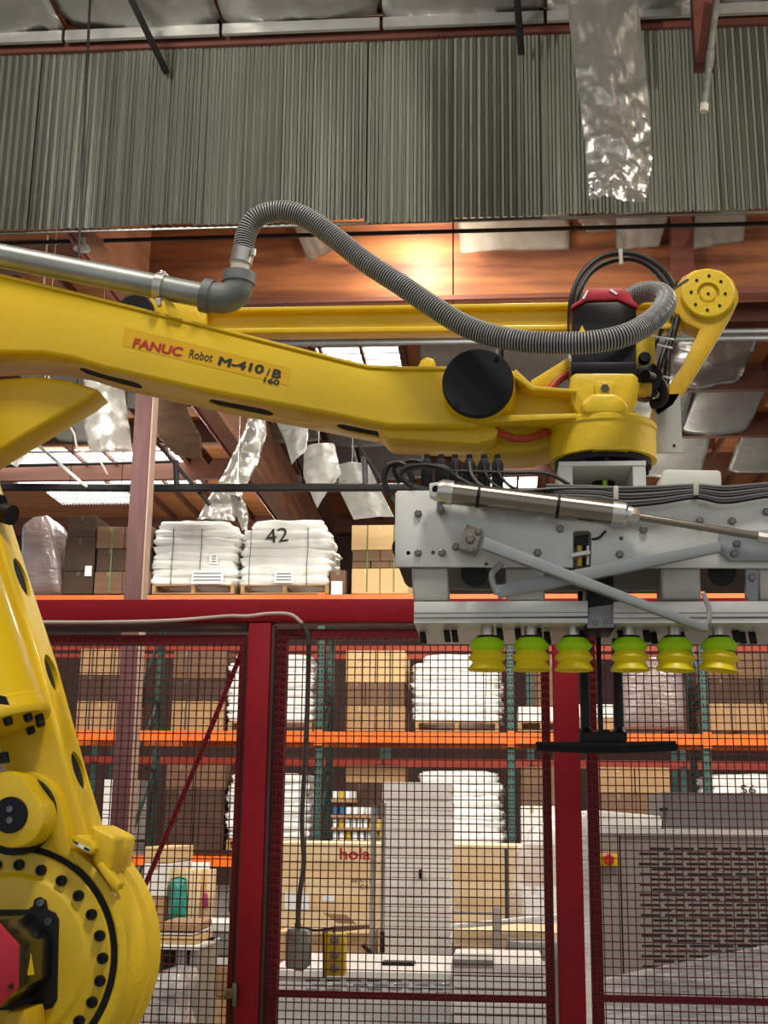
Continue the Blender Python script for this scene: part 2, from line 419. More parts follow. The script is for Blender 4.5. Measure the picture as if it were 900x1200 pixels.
flap([(672, 252), (728, 250), (726, 268), (690, 274)], 12.85, 'small crumpled foil scrap above the red motor cap', seed=4)
flap([(720, 248), (786, 246), (772, 290), (722, 293)], 12.85, 'foil strip on the girder left of the wooden stud', seed=5, m='foil_dull', curl=.1)
flap([(813, 245), (876, 243), (872, 285), (812, 293)], 12.85, 'foil strip on the girder right of the wooden stud', seed=6, m='foil_dull', curl=.1)

# steel column
cx = W(155, 700, 13).x
c = thing('roof_column', 'tall weathered mauve-brown column standing before the rack', 'column', (cx, 13.1, 0))
bm = new(); prism(bm, [(cx - .095, 13.0, .02), (cx + .095, 13.0, .02), (cx + .095, 13.2, .02), (cx - .095, 13.2, .02)], (0, 0, BOT - .12), .008); ob('shaft', bm, 'column', c)
ob('edge_strip', box(new(), (cx + .096, 12.995, .3), (cx + .112, 13.19, BOT - .1)), 'column_edge', c)
ob('base_plate', box(new(), (cx - .2, 12.9, 0), (cx + .2, 13.3, .02)), 'column', c)
ob('cap_plate', box(new(), (cx - .18, 12.9, BOT - .1), (cx + .18, 13.3, BOT)), 'black_steel', c)

# corrugated draft curtain: overlapping sheets, one object each
CY = 10.0
ztop = W(450, 46, CY).z
cur = thing('corrugated_curtain', 'grey-green corrugated sheet wall hanging across the top of the hall', 'metal wall', (0, CY, W(450, 258, CY).z))
PITCH = 0.0677; SW = PITCH * 11
random.seed(5)
seams = []
x = W(0, 270, CY).x - SW * 1.7
k = 0
while x < 5.6:
    bm = new(); zb = W(450, 259, CY).z + random.uniform(-.02, .02); dy = (.0, -.014)[k % 2]; n = 11 * 10; ra = []; rb = []
    for i in range(n + 4):
        xx = x + (i / 10) * PITCH; yy = CY + dy + .013 * math.sin(2 * PI * i / 10)
        ra.append(bm.verts.new((xx, yy, zb))); rb.append(bm.verts.new((xx + .01 * math.sin(k), yy, ztop)))
    fs = [bm.faces.new([ra[i], ra[i+1], rb[i+1], rb[i]]) for i in range(n + 3)]
    bmesh.ops.solidify(bm, geom=fs, thickness=.0015)
    ob('corrugated_sheet', bm, 'corrugated', cur, 60)
    x += SW; k += 1
led = box(new(), (-8, CY + .03, ztop - .02), (6.5, CY + .12, ROOF - .03)); ob('ledger_board', led, 'beam_red', cur)
ob('ledger_board', box(new(), (-8, CY - .06, ztop - .03), (6.5, CY - .016, ztop + .12)), 'beam_red', cur)
ob('bottom_rail', box(new(), (-8, CY + .03, W(450, 260, CY).z), (6.5, CY + .05, W(450, 257, CY).z)), 'bolt', cur)

# hanging things in front of and behind the sheet wall
def rod(name, a, b, Ya, Yb, r, m, label, cat, sq=False):
    A = W(a[0], a[1], Ya); B = W(b[0], b[1], Yb); bm = new()
    if A.z > ROOF - .03: A = A.lerp(B, (A.z - ROOF + .03) / (A.z - B.z))
    if sq: bar(bm, A, B, r * 2, r * 2.2, (0, 1, 0), .002)
    else: tube(bm, [A, A.lerp(B, .5), B], r, 8)
    return tag(ob(name, bm, m), label, cat)
t_ = rod('hanger_rod', (108, -60), (92, 308), 9.4, 9.4, .012, 'black_steel', 'thin black rod hanging down before the corrugated sheets', 'rod')
rod('angle_brace', (135, -40), (195, 85), 9.0, 9.9, .028, 'black_steel', 'black diagonal brace near the rod, ending on the corrugated sheets', 'brace', True)
rod('brace_bar', (603, -40), (611, 64), 9.4, 9.9, .028, 'black_steel', 'short black upright bar left of the large hanging foil', 'brace', True)
st = thing('timber_stub', 'red-brown timber stub beside a pipe, right of the hanging foil', 'timber', W(828, 78, 9.5))
a = W(815, 78, 9.5); b = W(838, 78, 9.5)
ob('post', box(new(), (a.x, 9.45, a.z), (b.x, 9.6, ROOF - .02)), 'beam_red', st)
pp = thing('drain_pipe', 'thin steel pipe hanging beside the timber stub', 'pipe', W(825, 130, 9.4))
ob('tube', tube(new(), [W(840, 2, 9.4), W(836, 34, 9.4), W(825, 128, 9.4)], .027, 10), 'gal', pp)
ob('coupling', tube(new(), [W(833, 60, 9.4), W(831, 80, 9.4)], .034, 10), 'gal', pp)
ob('end_cap', tube(new(), [W(825.5, 122, 9.4), W(824.8, 131, 9.4)], .035, 10), 'adaptor', pp)
# the large hanging foil
bm = new(); rows = []; random.seed(3)
L = [(660, -60), (664, 0), (672, 70), (682, 140), (688, 200), (690, 236)]; R = [(744, -60), (748, 0), (757, 70), (762, 140), (765, 190), (756, 237)]
nv = 70; nu = 24
for j in range(nv + 1):
    t = j / nv * (len(L) - 1); i0 = min(int(t), len(L) - 2); f = t - i0
    lp = (L[i0][0]*(1-f)+L[i0+1][0]*f, L[i0][1]*(1-f)+L[i0+1][1]*f); rp = (R[i0][0]*(1-f)+R[i0+1][0]*f, R[i0][1]*(1-f)+R[i0+1][1]*f)
    A = W(lp[0], lp[1], 9.2); B = W(rp[0], rp[1], 9.2); row = []
    for i in range(nu + 1):
        p = A.lerp(B, i / nu); p.z = min(p.z, ROOF - .03 - .002 * (nv - j)); q = p * 5.0
        am = .02 + .05 * (j / nv)
        d = noise.noise(q) * am + abs(noise.noise(q * 2.2)) * am * 1.1 + abs(noise.noise(q * 4.7)) * am * .6 + .05 * math.sin(i / nu * PI * 1.4)
        row.append(bm.verts.new(p + Vector((0, -d, 0))))
    rows.append(row)
fs = [bm.faces.new([rows[j][i], rows[j][i+1], rows[j+1][i+1], rows[j+1][i]]) for j in range(nv) for i in range(nu)]
bmesh.ops.solidify(bm, geom=fs, thickness=.003)
tag(ob('foil_strip', bm, 'foil', None, 50), 'long crinkled silver foil strip hanging before the corrugated sheets', 'foil insulation')

# lines along the girder
tag(ob('sprinkler_line', tube(new(), [W(-160, 290, 11.4), W(300, 277, 11.4), W(1050, 258, 11.4)], .022, 8), 'black_steel'), 'thin black pipe running along below the corrugated sheets', 'pipe')
tag(ob('conduit_line', tube(new(), [W(250, 396, 14.0), W(1050, 386, 14.0)], .035, 10), 'conduit'), 'grey conduit under the girder, upper of the two', 'conduit', 'conduits under the girder')
tag(ob('conduit_line', tube(new(), [W(250, 404, 14.0), W(1050, 394, 14.0)], .035, 10), 'conduit'), 'grey conduit under the girder, lower of the two', 'conduit', 'conduits under the girder')
tag(ob('truss_bar', box(new(), W(300, 383, 14.6), (W(960, 366, 14.6).x, 14.75, W(600, 360, 14.6).z)), 'beam_red'), 'dark red-brown timber rail above the two grey conduits', 'timber')
tr = thing('hanging_pipe_frame', 'black pipe with short struts hanging over the pallet rack', 'pipe frame', W(230, 576, 14.5))
ob('main_pipe', tube(new(), [W(-150, 570, 14.5), W(200, 572, 14.5), W(478, 571, 14.5)], .05, 10), 'black_steel', tr)
for a, b in (((207, 572), (206, 540)), ((428, 572), (427, 535))): ob('strut', tube(new(), [W(*a, 14.5), W(*b, 14.5)], .035, 8), 'black_steel', tr)
for a, b in (((172, 505), (246, 592)), ((408, 500), (462, 588))): ob('diagonal', tube(new(), [W(*a, 14.4), W(*b, 14.6)], .022, 8), 'black_steel', tr)
tag(ob('thin_pipe', tube(new(), [W(-60, 548, 16.5), W(200, 541, 16.5)], .022, 8), 'black_steel'), 'thin dark pipe just above the fluorescent light', 'pipe')
tag(ob('pull_cord', tube(new(), spline([Vector((W(52, 330, 14.2).x, 14.2, ROOF - .02)), W(52, 330, 14.2), W(54, 420, 14.2), W(68, 478, 14.2), W(86, 506, 14.2), W(92, 526, 14.2), W(116, 540, 14.2), W(126, 556, 14.2)], 6), .012, 6), 'cable_white'), 'thin pale cord hanging left of the foil flap', 'cord')
tag(ob('white_tube', tube(new(), [W(40, 518, 14.3), W(96, 566, 14.4), W(103, 571, 14.48)], .02, 8), 'fixture_white'), 'slanted white tube under the yellow link', 'tube')

# foil flaps below the arm
def strip(pts_l, pts_r, Y, m, label, amp=.03, nu=12, nv=36, bow=.1, sub=3.0):
    bm = new(); rows = []
    for j in range(nv + 1):
        t = j / nv * (len(pts_l) - 1); i0 = min(int(t), len(pts_l) - 2); f = t - i0
        A = W(pts_l[i0][0]*(1-f)+pts_l[i0+1][0]*f, pts_l[i0][1]*(1-f)+pts_l[i0+1][1]*f, Y); B = W(pts_r[i0][0]*(1-f)+pts_r[i0+1][0]*f, pts_r[i0][1]*(1-f)+pts_r[i0+1][1]*f, Y); row = []
        for i in range(nu + 1):
            p = A.lerp(B, i / nu); q = p * sub
            d = abs(noise.noise(q)) * amp * 2 + abs(noise.noise(q * 2.7)) * amp + bow * math.sin(i / nu * PI) * (1 - .5 * j / nv)
            row.append(bm.verts.new(p + Vector((0, -d, 0))))
        rows.append(row)
    fs = [bm.faces.new([rows[j][i], rows[j][i+1], rows[j+1][i+1], rows[j+1][i]]) for j in range(nv) for i in range(nu)]
    bmesh.ops.solidify(bm, geom=fs, thickness=.004)
    pm = W((pts_l[0][0] + pts_r[0][0]) / 2, pts_l[0][1] + 2, Y); tube(bm, [(pm.x, Y - bow * .6, pm.z), (pm.x, Y - bow * .6, ROOF - .03)], .005, 5)
    return tag(ob('foil_flap', bm, m, None, 60), label, 'foil insulation', 'foil insulation pieces')
strip([(98, 354), (98, 390), (98, 430), (99, 470), (100, 500), (106, 533)], [(150, 366), (146, 390), (142, 430), (148, 470), (152, 500), (156, 530)], 13.6, 'foil', 'broad silver foil flap hanging left of the column under the arm', .03, bow=.12)
strip([(40, 470), (20, 500), (-10, 530)], [(66, 492), (44, 520), (20, 548)], 13.6, 'foil_dull', 'pale foil flap below the yellow link at the left edge', .02, bow=.1)
strip([(292, 488), (285, 510), (268, 545), (248, 580), (232, 610)], [(312, 486), (313, 510), (302, 545), (284, 580), (276, 612)], 14.9, 'foil', 'long leaf-shaped foil tongue hanging onto the bag stack', .05, bow=.1)
strip([(322, 490), (335, 520), (342, 545)], [(360, 490), (362, 510), (358, 530)], 16.0, 'foil_dull', 'foil flap hanging beside the leaf-shaped tongue', .04, bow=.1)
strip([(356, 525), (356, 560), (372, 596)], [(392, 520), (400, 555), (386, 575)], 17.0, 'foil_dull', 'folded foil flap above the pale carton stack', .04, bow=.1)
strip([(395, 545), (398, 575), (415, 610)], [(432, 545), (446, 575), (462, 606)], 18.4, 'foil_dull', 'smooth pale foil blanket above the carton stack by the gripper', .03, bow=.15)
strip([(270, 580), (276, 600), (284, 622)], [(286, 584), (292, 604), (290, 622)], 14.8, 'foil', 'thin twisted foil end beside the long leaf-shaped tongue', .03, bow=.04)

strip([(178, 462), (179, 490), (181, 508), (206, 534)], [(214, 462), (222, 486), (236, 512), (237, 540)], 16.2, 'carton_dark', 'brown-grey insulation board hanging just right of the column top', .01, bow=.05)
# fluorescent light and a round lamp
a = W(58, 578, 17.0); b = W(152, 577, 17.0)
f = thing('fluorescent_light', 'white louvred fluorescent fitting above the cartons', 'light', (a.x, 17.0, a.z))
ob('housing', box(new(), (a.x, 16.9, a.z + .02), (b.x, 17.6, a.z + .1)), 'fixture_white', f)
bm = new(); n = 26
for i in range(n + 1): xx = a.x + (b.x - a.x) * i / n; box(bm, (xx - .005, 16.9, a.z - .03), (xx + .005, 17.6, a.z + .011))
ob('louvre', bm, 'fixture_white', f)['kind'] = 'stuff'
ob('diffuser', box(new(), (a.x + .02, 16.92, a.z + .012), (b.x - .02, 17.58, a.z + .019)), 'tube_light', f)
ob('tube_lamp', tube(new(), [(a.x + .03, 17.1, a.z - .008), (b.x - .03, 17.1, a.z - .008)], .016, 8), 'tube_light', f)
ob('tube_lamp', tube(new(), [(a.x + .03, 17.4, a.z - .008), (b.x - .03, 17.4, a.z - .008)], .016, 8), 'tube_light', f)
for xx in (a.x + .2, b.x - .2): ob('hanger', tube(new(), [(xx, 17.25, a.z + .1), (xx, 17.25, ROOF)], .008, 6), 'black_steel', f)
o_ = W(96, 292, 11.2)
f = thing('bell_lamp', 'small white bell-shaped lamp under the corrugated sheets at the left', 'lamp', o_)
lathe(bm := new(), o_, (0, 0, 1), [(.085, 0), (.08, .012), (.05, .05), (.03, .06), (.03, .12), (0, .12)], 20); ob('shade', bm, 'fixture_white', f)
ob('stem', tube(new(), [o_ + Vector((0, 0, .1)), Vector((o_.x, o_.y, ROOF - .02))], .012, 6), 'black_steel', f)

# ================================================================== THE ROBOT
YA = 3.30; DA = 0.20                 # upper arm: front plane and thickness
rb = thing('palletizing_robot', 'large yellow palletizing robot arm reaching across the picture', 'robot', (W(8, 1124, 3.2).x, 3.3, 0))
# ---- upper arm
top = [(-120, 300), (-60, 309), (0, 323), (100, 347), (220, 377), (330, 405), (405, 424), (432, 430), (470, 432), (520, 432), (560, 436)]
bot = [(560, 500), (457, 500), (420, 493), (383, 485), (250, 460), (120, 431), (85, 420), (50, 414), (0, 413), (-120, 420)]
arm = ob('upper_arm', pxp(new(), top + bot, YA, YA + DA, .012, 3), 'yellow', rb)
cb = new()
def slotpts(p, q, Y, wid):          # rounded slot on the underside, running along the arm
    A = W(p[0], p[1], YA); B = W(q[0], q[1], YA); d = (B - A).normalized(); n = Vector((0, 1, 0)); out = []
    c0 = A + n * Y; c1 = B + n * Y; r = wid / 2
    for k in range(9): an = PI/2 + PI * k / 8; out.append(c0 + d * math.cos(an) * r + n * math.sin(an) * r)
    for k in range(9): an = -PI/2 + PI * k / 8; out.append(c1 + d * math.cos(an) * r + n * math.sin(an) * r)
    return out, Vector((-d.z, 0, d.x))
holes = []
for p, q in (((92, 424), (142, 438)), ((248, 460), (300, 471)), ((402, 490), (452, 499))):
    o_, up = slotpts(p, q, DA * .5, .062); up = up if up.z > 0 else -up
    prism(cb, [v - up * .03 for v in o_], up * .038); holes.append((o_, up))
cut(arm, cb)
for o_, up in holes:
    bm = new(); prism(bm, [v + up * .0055 for v in o_], up * .002); ob('slot_shade', bm, 'dark_hole', rb)  # dark plate standing for the shade inside the hollow arm
ob('top_plate', pxp(new(), [(x, y - 3) for x, y in top] + [(x, y + 1) for x, y in reversed(top)], YA - .004, YA + DA + .004, .003), 'yellow', rb)
ob('decal', pxp(new(), [(146, 383), (340, 431), (338, 452), (143, 405)], YA - .0008, YA + .002), 'decal_film', rb)
YD = YA - .0016
lettering('FANUC', (155, 406), (212.5, 417.5), 10.5, YD, 'red_text', rb, .55)
lettering('Robot', (221, 419), (248, 424), 10.5, YD, 'black_text', rb)
lettering('M-410', (255, 427), (308, 438), 10, YD, 'black_text', rb, .55)
lettering('i', (312, 440), (314.5, 440.6), 10, YD, 'black_text', rb, .2, .1)
lettering('B', (318, 441.5), (328.5, 443.8), 10, YD, 'black_text', rb, .6)
lettering('160', (308.5, 447.5), (326.5, 451.5), 6.3, YD, 'black_text', rb, .25)
# elbow web seen under the arm
ob('elbow_web', pxp(new(), [(-120, 426), (0, 443), (40, 440), (80, 445), (116, 456), (100, 468), (60, 492), (0, 528), (-60, 566), (-120, 600)], YA + .07, YA + .19, .012, 3), 'yellow', rb)
# lug on the arm
ob('lifting_lug', pxp(new(), [(488, 434), (493, 422), (500, 418), (508, 420), (513, 434)], YA + .06, YA + .1, .004), 'yellow_cast', rb)
# ---- wrist joint cover
def disc(name, px, py, r, Y, prof, m, parent, seg=48):
    o = W(px, py, Y); s = M(px, py, Y); bm = new(); lathe(bm, o, (0, 1, 0), [(a * s, h) for a, h in prof], seg); return ob(name, bm, m, parent)
YW = YA - .06
disc('joint_cover', 560, 448, 42, YW, [(0, 0), (40.5, 0), (42, .003), (42, .02), (0, .02)], 'black_cover', rb, 56)
disc('joint_housing', 560, 450, 44, YW + .02, [(0, 0), (42, 0), (43, .004), (44, .06), (50, .1), (50, .24), (0, .24)], 'yellow_cast', rb, 56)
me = mesh('cover_bolt', lathe(new(), (0, 0, 0), (0, 1, 0), [(0, .002), (.0035, .002), (.004, 0), (.006, 0), (.006, .006), (0, .006)], 12), 'black')
for x, y in ((537, 421), (582, 420), (536, 474), (586, 473)): link('cover_bolt', me, rb, W(x, y, YW - .003))
# ---- wrist forearm casting
fo = [(575, 424), (602, 434), (622, 452), (640, 457), (676, 458), (676, 492), (600, 494), (575, 498), (540, 497)]
ob('wrist_bracket', pxp(new(), fo, YA + .05, YA + .17, .008, 2), 'yellow_cast', rb)
ob('bracket_flange', pxp(new(), [(604, 432), (626, 452), (676, 456), (676, 460), (622, 457), (600, 440)], YA - .01, YA + .2, .003), 'yellow_cast', rb)
ob('bracket_flange', pxp(new(), [(560, 487), (676, 484), (676, 490), (600, 494), (560, 496)], YA - .01, YA + .2, .003), 'yellow_cast', rb)
ob('rear_brace', pxp(new(), [(622, 446), (670, 416), (676, 425), (652, 445), (650, 456), (624, 456)], YA + .2, YA + .25, .003), 'yellow_cast', rb)
ob('lower_casting', pxp(new(), [(530, 516), (545, 524), (575, 530), (625, 529), (650, 522), (660, 498), (600, 500), (575, 512)], YA + .12, YA + .3, .01, 3), 'yellow_cast', rb)
ob('arm_tip', pxp(new(), [(440, 500), (575, 497), (586, 504), (580, 514), (560, 520), (455, 514)], YA + .03, YA + .18, .006), 'yellow_cast', rb)
ob('orange_hose', tube(new(), spline([W(572, 500, YA + .05), W(586, 508, YA + .04), W(604, 514, YA + .04), W(622, 513, YA + .05), W(642, 506, YA + .08)], 8), .011, 10), 'orange_hose', rb)
ob('orange_hose', tube(new(), spline([W(644, 458, YA + .15), W(652, 448, YA + .17), W(662, 441, YA + .18), W(672, 438, YA + .2)], 8), .012, 10), 'orange_hose', rb)
# ---- wrist
WY = 3.42
wc = W(706, 530, WY); s = M(706, 520, WY); zt = W(706, 489, WY - .14).z; zb = W(706, 526, WY - .14).z; H = zt - zb
bm = new(); R_ = 62 * s
lathe(bm, (wc.x, WY, zb), (0, 0, 1), [(R_ * .80, .012), (R_ * .86, 0), (R_, 0), (R_, H * .92), (R_ * 1.025, H * .95), (R_ * 1.025, H * 1.1), (R_ * .98, H * 1.18), (R_ * .80, H * 1.3), (R_ * .62, H * 1.6), (R_ * .58, H * 1.9), (0, H * 1.9)], 64)
ob('wrist_housing', bm, 'yellow_cast', rb)
ob('rim_plate', box(new(), (W(690, 526, WY).x, WY - R_ - .003, zb - .004), (W(730, 526, WY).x, WY - R_ + .03, zb + .006)), 'yellow_cast', rb)
bm = new(); lathe(bm, (wc.x, WY, zb), (0, 0, -1), [(R_ * .9, -.004), (R_ * .9, .018), (R_ * .7, .022), (R_ * .66, .05), (0, .05)], 48); ob('output_flange', bm, 'black', rb)
me = mesh('flange_bolt', cyl(new(), (0, 0, 0), (0, 0, -.02), .008, seg=8), 'black')
for k in range(12): link('flange_bolt', me, rb, (wc.x + math.cos(k * PI / 6) * R_ * .80, WY + math.sin(k * PI / 6) * R_ * .80, zb - .014))
MF = WY - .118                         # motor mount front
ob('motor_mount', pxp(new(), [(668, 442), (674, 437), (742, 437), (748, 442), (747, 470), (738, 486), (678, 486), (669, 470)], MF, MF + .2, .006), 'yellow_cast', rb)
ob('mount_boss', pxp(new(), [(697, 447), (720, 447), (720, 458), (717, 465), (709, 468), (700, 465), (697, 458)], MF - .012, MF + .02, .003), 'yellow_cast', rb)
ob('mount_boss', pxp(new(), [(680, 472), (694, 460), (722, 460), (734, 470), (738, 480), (730, 486), (684, 486)], MF - .03, MF + .02, .012, 3), 'yellow_cast', rb)
ob('boss_bolt', cyl(new(), W(709, 455, MF - .02), W(709, 455, MF) , .012, seg=6), 'bolt', rb)
mo = ob('wrist_motor', pxp(new(), [(670, 436), (670, 362), (688, 352), (726, 351), (746, 360), (746, 436)], MF + .005, MF + .175, .008, 2), 'black_gloss', rb)
ob('motor_band', pxp(new(), [(669, 438), (669, 424), (747, 424), (747, 438)], MF + .002, MF + .18, .004), 'black', mo)
cp = ob('motor_cap', pxp(new(), [(669, 362), (670, 357), (682, 349), (686, 340), (694, 337), (730, 337), (738, 342), (742, 351), (748, 356), (747, 361), (724, 351), (688, 352)], MF + .0, MF + .18, .005), 'red_cap', mo)
ob('cap_rib', pxp(new(), [(682, 350), (688, 340), (690, 340), (685, 350)], MF - .003, MF + .01), 'label', cp)
ob('cap_rib', pxp(new(), [(716, 338), (724, 344), (722, 345), (714, 340)], MF - .003, MF + .01), 'label', cp)
ob('warning_triangle', pxp(new(), [(675, 397), (682, 381), (689, 394), (688, 397)], MF + .003, MF + .008), 'box_yellow', mo)
# second, smaller drive beside it
ob('side_drive', pxp(new(), [(744, 394), (768, 390), (768, 440), (746, 442)], WY + .02, WY + .12, .005), 'yellow_cast', rb)
ob('drive_plug', lathe(new(), W(756, 418, WY + .0), (0, 1, 0), [(0, .0), (.014, .0), (.017, .006), (.018, .03), (0, .03)], 20), 'rubber', rb)
ob('connector', pxp(new(), [(746, 430), (766, 424), (778, 436), (776, 452), (762, 464), (748, 462)], WY - .02, WY + .05, .008), 'black', rb)
ob('connector', cyl(new(), W(756, 440, WY - .05), W(772, 446, WY + .02), .016), 'rubber', rb)
ob('terminal_block', pxp(new(), [(746, 448), (764, 448), (764, 462), (746, 462)], WY - .03, WY + .0, .003), 'yellow_worn', rb)
ob('connector', tube(new(), spline([W(772, 446, WY + .0), W(778, 456, WY - .01), W(776, 470, WY), W(764, 474, WY + .02)], 8), .014, 10), 'rubber', rb)
ob('wrist_side_plate', box(new(), W(767, 462, 3.5), (W(797, 462, 3.5).x, 3.51, W(797, 530, 3.5).z)), 'panel_grey', rb)
ob('plate_screw', cyl(new(), W(790, 522, 3.497), W(790, 522, 3.503), .004, seg=8), 'black', rb)
# ---- triangular end link and the parallel rod
YT = 3.50
lk_ = [(790, 338), (800, 324), (814, 316), (830, 314), (846, 317), (859, 327), (865, 342), (866, 352), (860, 364), (840, 398), (815, 438), (790, 476), (770, 490), (764, 478), (776, 462), (800, 428), (816, 395), (820, 386), (802, 378), (790, 366)]
lkm = ob('end_link', pxp(new(), lk_, YT, YT + .08, .006, 2), 'yellow_worn', rb)
disc('link_hub', 830, 343, 30, YT - .012, [(0, .003), (9, .003), (9.5, .008), (11.5, .009), (12.5, .0085), (13, -.001), (29, 0), (31, .004), (31, .02), (0, .02)], 'yellow_cast', rb, 48)
hm = mesh('hub_hole', lathe(new(), (0, 0, 0), (0, 1, 0), [(0, 0), (.0045, 0), (.0045, .004), (0, .004)], 10), 'dark_hole')
for k in range(8):
    a = k * PI / 4 + .05; link('hub_hole', hm, rb, W(830 + 20 * math.cos(a), 343 + 20 * math.sin(a), YT - .0145))
link('hub_hole', hm, rb, W(830, 344, YT - .0105))
r0, r1 = 214, 800
def rail(y0l, y0r, y1l, y1r, Y0, Y1, name, m='yellow'):
    return ob(name, pxp(new(), [(r0, y0l), (r1, y0r), (r1, y1r), (r0, y1l)], Y0, Y1, .003), m, rb)
YR = 3.56
rail(361, 352, 366, 357, YR - .03, YR + .03, 'rod_flange'); rail(385, 379, 391, 385, YR - .03, YR + .03, 'rod_flange'); rail(364, 355, 388, 382, YR - .006, YR + .006, 'rod_web')
ob('rod_end', pxp(new(), [(168, 350), (196, 346), (214, 352), (242, 361), (242, 390), (214, 388), (176, 372)], YR - .035, YR + .035, .005), 'yellow_cast', rb)
disc('rod_pivot', 158, 364, 22, YR - .05, [(0, 0), (20, 0), (22, .004), (22, .08), (0, .08)], 'black', rb, 32)
# ---- lower link, leaning back
YL = 3.14
fr = [(-96, 330), (-60, 420), (-12, 590), (5, 645), (45, 770), (81, 902), (112, 1006), (90, 1090), (-120, 1090), (-150, 1000), (-190, 700), (-230, 420), (-230, 330)]
ln = ob('lower_link', pxp(new(), fr, YL, YL + .15, .012, 3), 'yellow', rb)
cb = new(); caps = []
for (px, py, hh) in ((30, 670, 25), (66, 786, 24), (99, 902, 24)):
    # ellipse cut into the right-hand face
    k = (px - 15 - 5) ; fx = 5 + (py - 645) * .292
    c = W(fx, py, YL); dirz = (W(81, 902, YL) - W(5, 645, YL)).normalized(); n = Vector((-dirz.z, 0, dirz.x)); n = n if n.x > 0 else -n
    e = [c + Vector((0, .078, 0)) + dirz * math.cos(2*PI*i/24) * hh * M(fx, py, YL) + Vector((0, 1, 0)) * math.sin(2*PI*i/24) * .044 for i in range(24)]
    prism(cb, [v + n * .03 for v in e], -n * .038); caps.append((e, n))
cut(ln, cb)
for e, n in caps: ob('slot_shade', prism(new(), [v - n * .0065 for v in e], -n * .003), 'dark_hole', rb)  # dark plates paint the shade of the link's hollow inside
# pins at the top of the link
for (x, y) in ((-6, 590), (8, 602)):
    c = W(x, y, YL + .02); d = Vector((.75, -.25, -.25)).normalized(); ob('link_pin', cyl(new(), c - d * .05, c + d * .018, .027, seg=28), 'black', rb)
# balancer housing in front of the link
A = W(-118, 540, 3.03); B = W(-16, 862, 3.03); ax = (B - A).normalized(); s = M(0, 860, 3.03); Lb = (B - A).length
bm = new(); lathe(bm, A, ax, [(0, 0), (70 * s, 0), (74 * s, Lb - .05), (76 * s, Lb - .047), (76 * s, Lb - .035), (78 * s, Lb - .02), (78 * s, Lb - .006), (76 * s, Lb), (0, Lb)], 56); hs = ob('balancer_housing', bm, 'yellow', rb)
me = mesh('housing_bolt', lathe(new(), (0, 0, 0), ax, [(0, .018), (.009, .018), (.011, .012), (.011, 0), (0, 0)], 12), 'black')
u, v = frame(ax)
for k in range(14):
    a = 2 * PI * k / 14 + .2; link('housing_bolt', me, rb, B + (u * math.cos(a) + v * math.sin(a)) * 64 * s)
ob('housing_nameplate', pxp(new(), [(-30, 808), (6, 816), (10, 826), (-30, 822)], 2.872, 2.88), 'black', rb)
ob('balancer_rod', cyl(new(), B - ax * .02, W(4, 950, 3.03), .026), 'steel_light', rb)
ob('rod_fitting', cyl(new(), W(4, 882, 2.98), W(6, 894, 2.98), .012, seg=8), 'black', rb)
# clevis and its bracket
Cx, Cy = 8, 1124
def circ(cx, cy, r, a0, a1, n): return [(cx + r * math.cos(math.radians(a0 + (a1 - a0) * i / n)), cy + r * math.sin(math.radians(a0 + (a1 - a0) * i / n))) for i in range(n + 1)]
ob('clevis', pxp(new(), circ(14, 957, 37, -30, 175, 20) + [(-18, 930), (-4, 906), (12, 903), (24, 907), (34, 922)], 2.97, 3.07, .006, 2), 'yellow', rb)
disc('clevis_pin', 11, 955, 21, 2.962, [(0, 0), (20, 0), (21, .003), (21, .03), (0, .03)], 'black_cover', rb, 40)
me = mesh('pin_screw', lathe(new(), (0, 0, 0), (0, 1, 0), [(0, .002), (.004, .002), (.005, 0), (.0075, 0), (.0075, .005), (0, .005)], 12), 'bolt')
for y in (948, 961): link('pin_screw', me, rb, W(11, y, 2.959))
disc('pin_gap_shade', 18, 955, 42, 3.06, [(0, 0), (46, 0), (46, .03), (0, .03)], 'rubber', rb, 40)  # dark disc painted in for the shaded gap behind the clevis
ob('pivot_bracket', pxp(new(), circ(20, 955, 53, -80, -25, 8) + [(84, 1000)] + circ(Cx, Cy, 136, -53, -118, 16) + [(-60, 930)], 3.085, 3.16, .006, 2), 'yellow_cast', rb)
# ---- shoulder hub
Cx, Cy = 8, 1124
disc('hub_casing', Cx, Cy, 142, 3.09, [(132, .03), (132, 0.003), (134, 0), (140, 0), (143, .004), (145, .05), (152, .085), (152, .105), (146, .113), (146, .125), (156, .135), (158, .20), (150, .215), (0, .215)], 'yellow_cast', rb, 96)
disc('hub_groove', Cx, Cy, 131, 3.102, [(118, 0), (132.5, 0), (132.5, .02), (118, .02)], 'rubber', rb, 80)  # black ring lying in the groove round the gearbox plate
disc('gearbox_plate', Cx, Cy, 125, 3.088, [(0, -.004), (91, -.004), (94, -.002), (97, .005), (99, .0065), (121, .0065), (122.5, .009), (122.5, .03), (0, .03)], 'yellow', rb, 96)
s = M(Cx, Cy, 3.09)
me = mesh('socket_bolt', lathe(new(), (0, 0, 0), (0, 1, 0), [(0, .006), (.0065, .006), (.007, 0), (.0115, 0), (.0128, .002), (.0128, .016), (0, .016)], 20), 'black')
for k in range(26):
    a = 2 * PI * k / 26 - .005; c = W(Cx + 111 * math.cos(a), Cy + 111 * math.sin(a), 3.082)
    if c.x > W(-60, 1124, 3.082).x: link('socket_bolt', me, rb, c)
ob('hub_boss', pxp(new(), [(106, 966), (136, 981), (128, 1027), (108, 1012)], 3.088, 3.27, .011, 3), 'yellow_cast', rb)
ob('hub_pad', pxp(new(), [(112, 1014), (118, 1010), (140, 1036), (137, 1044), (131, 1042)], 3.075, 3.12, .003), 'yellow_cast', rb)
ob('scale_lug', pxp(new(), [(82, 982), (90, 978), (104, 984), (112, 994), (108, 1002), (96, 998)], 3.06, 3.15, .005), 'yellow_cast', rb)
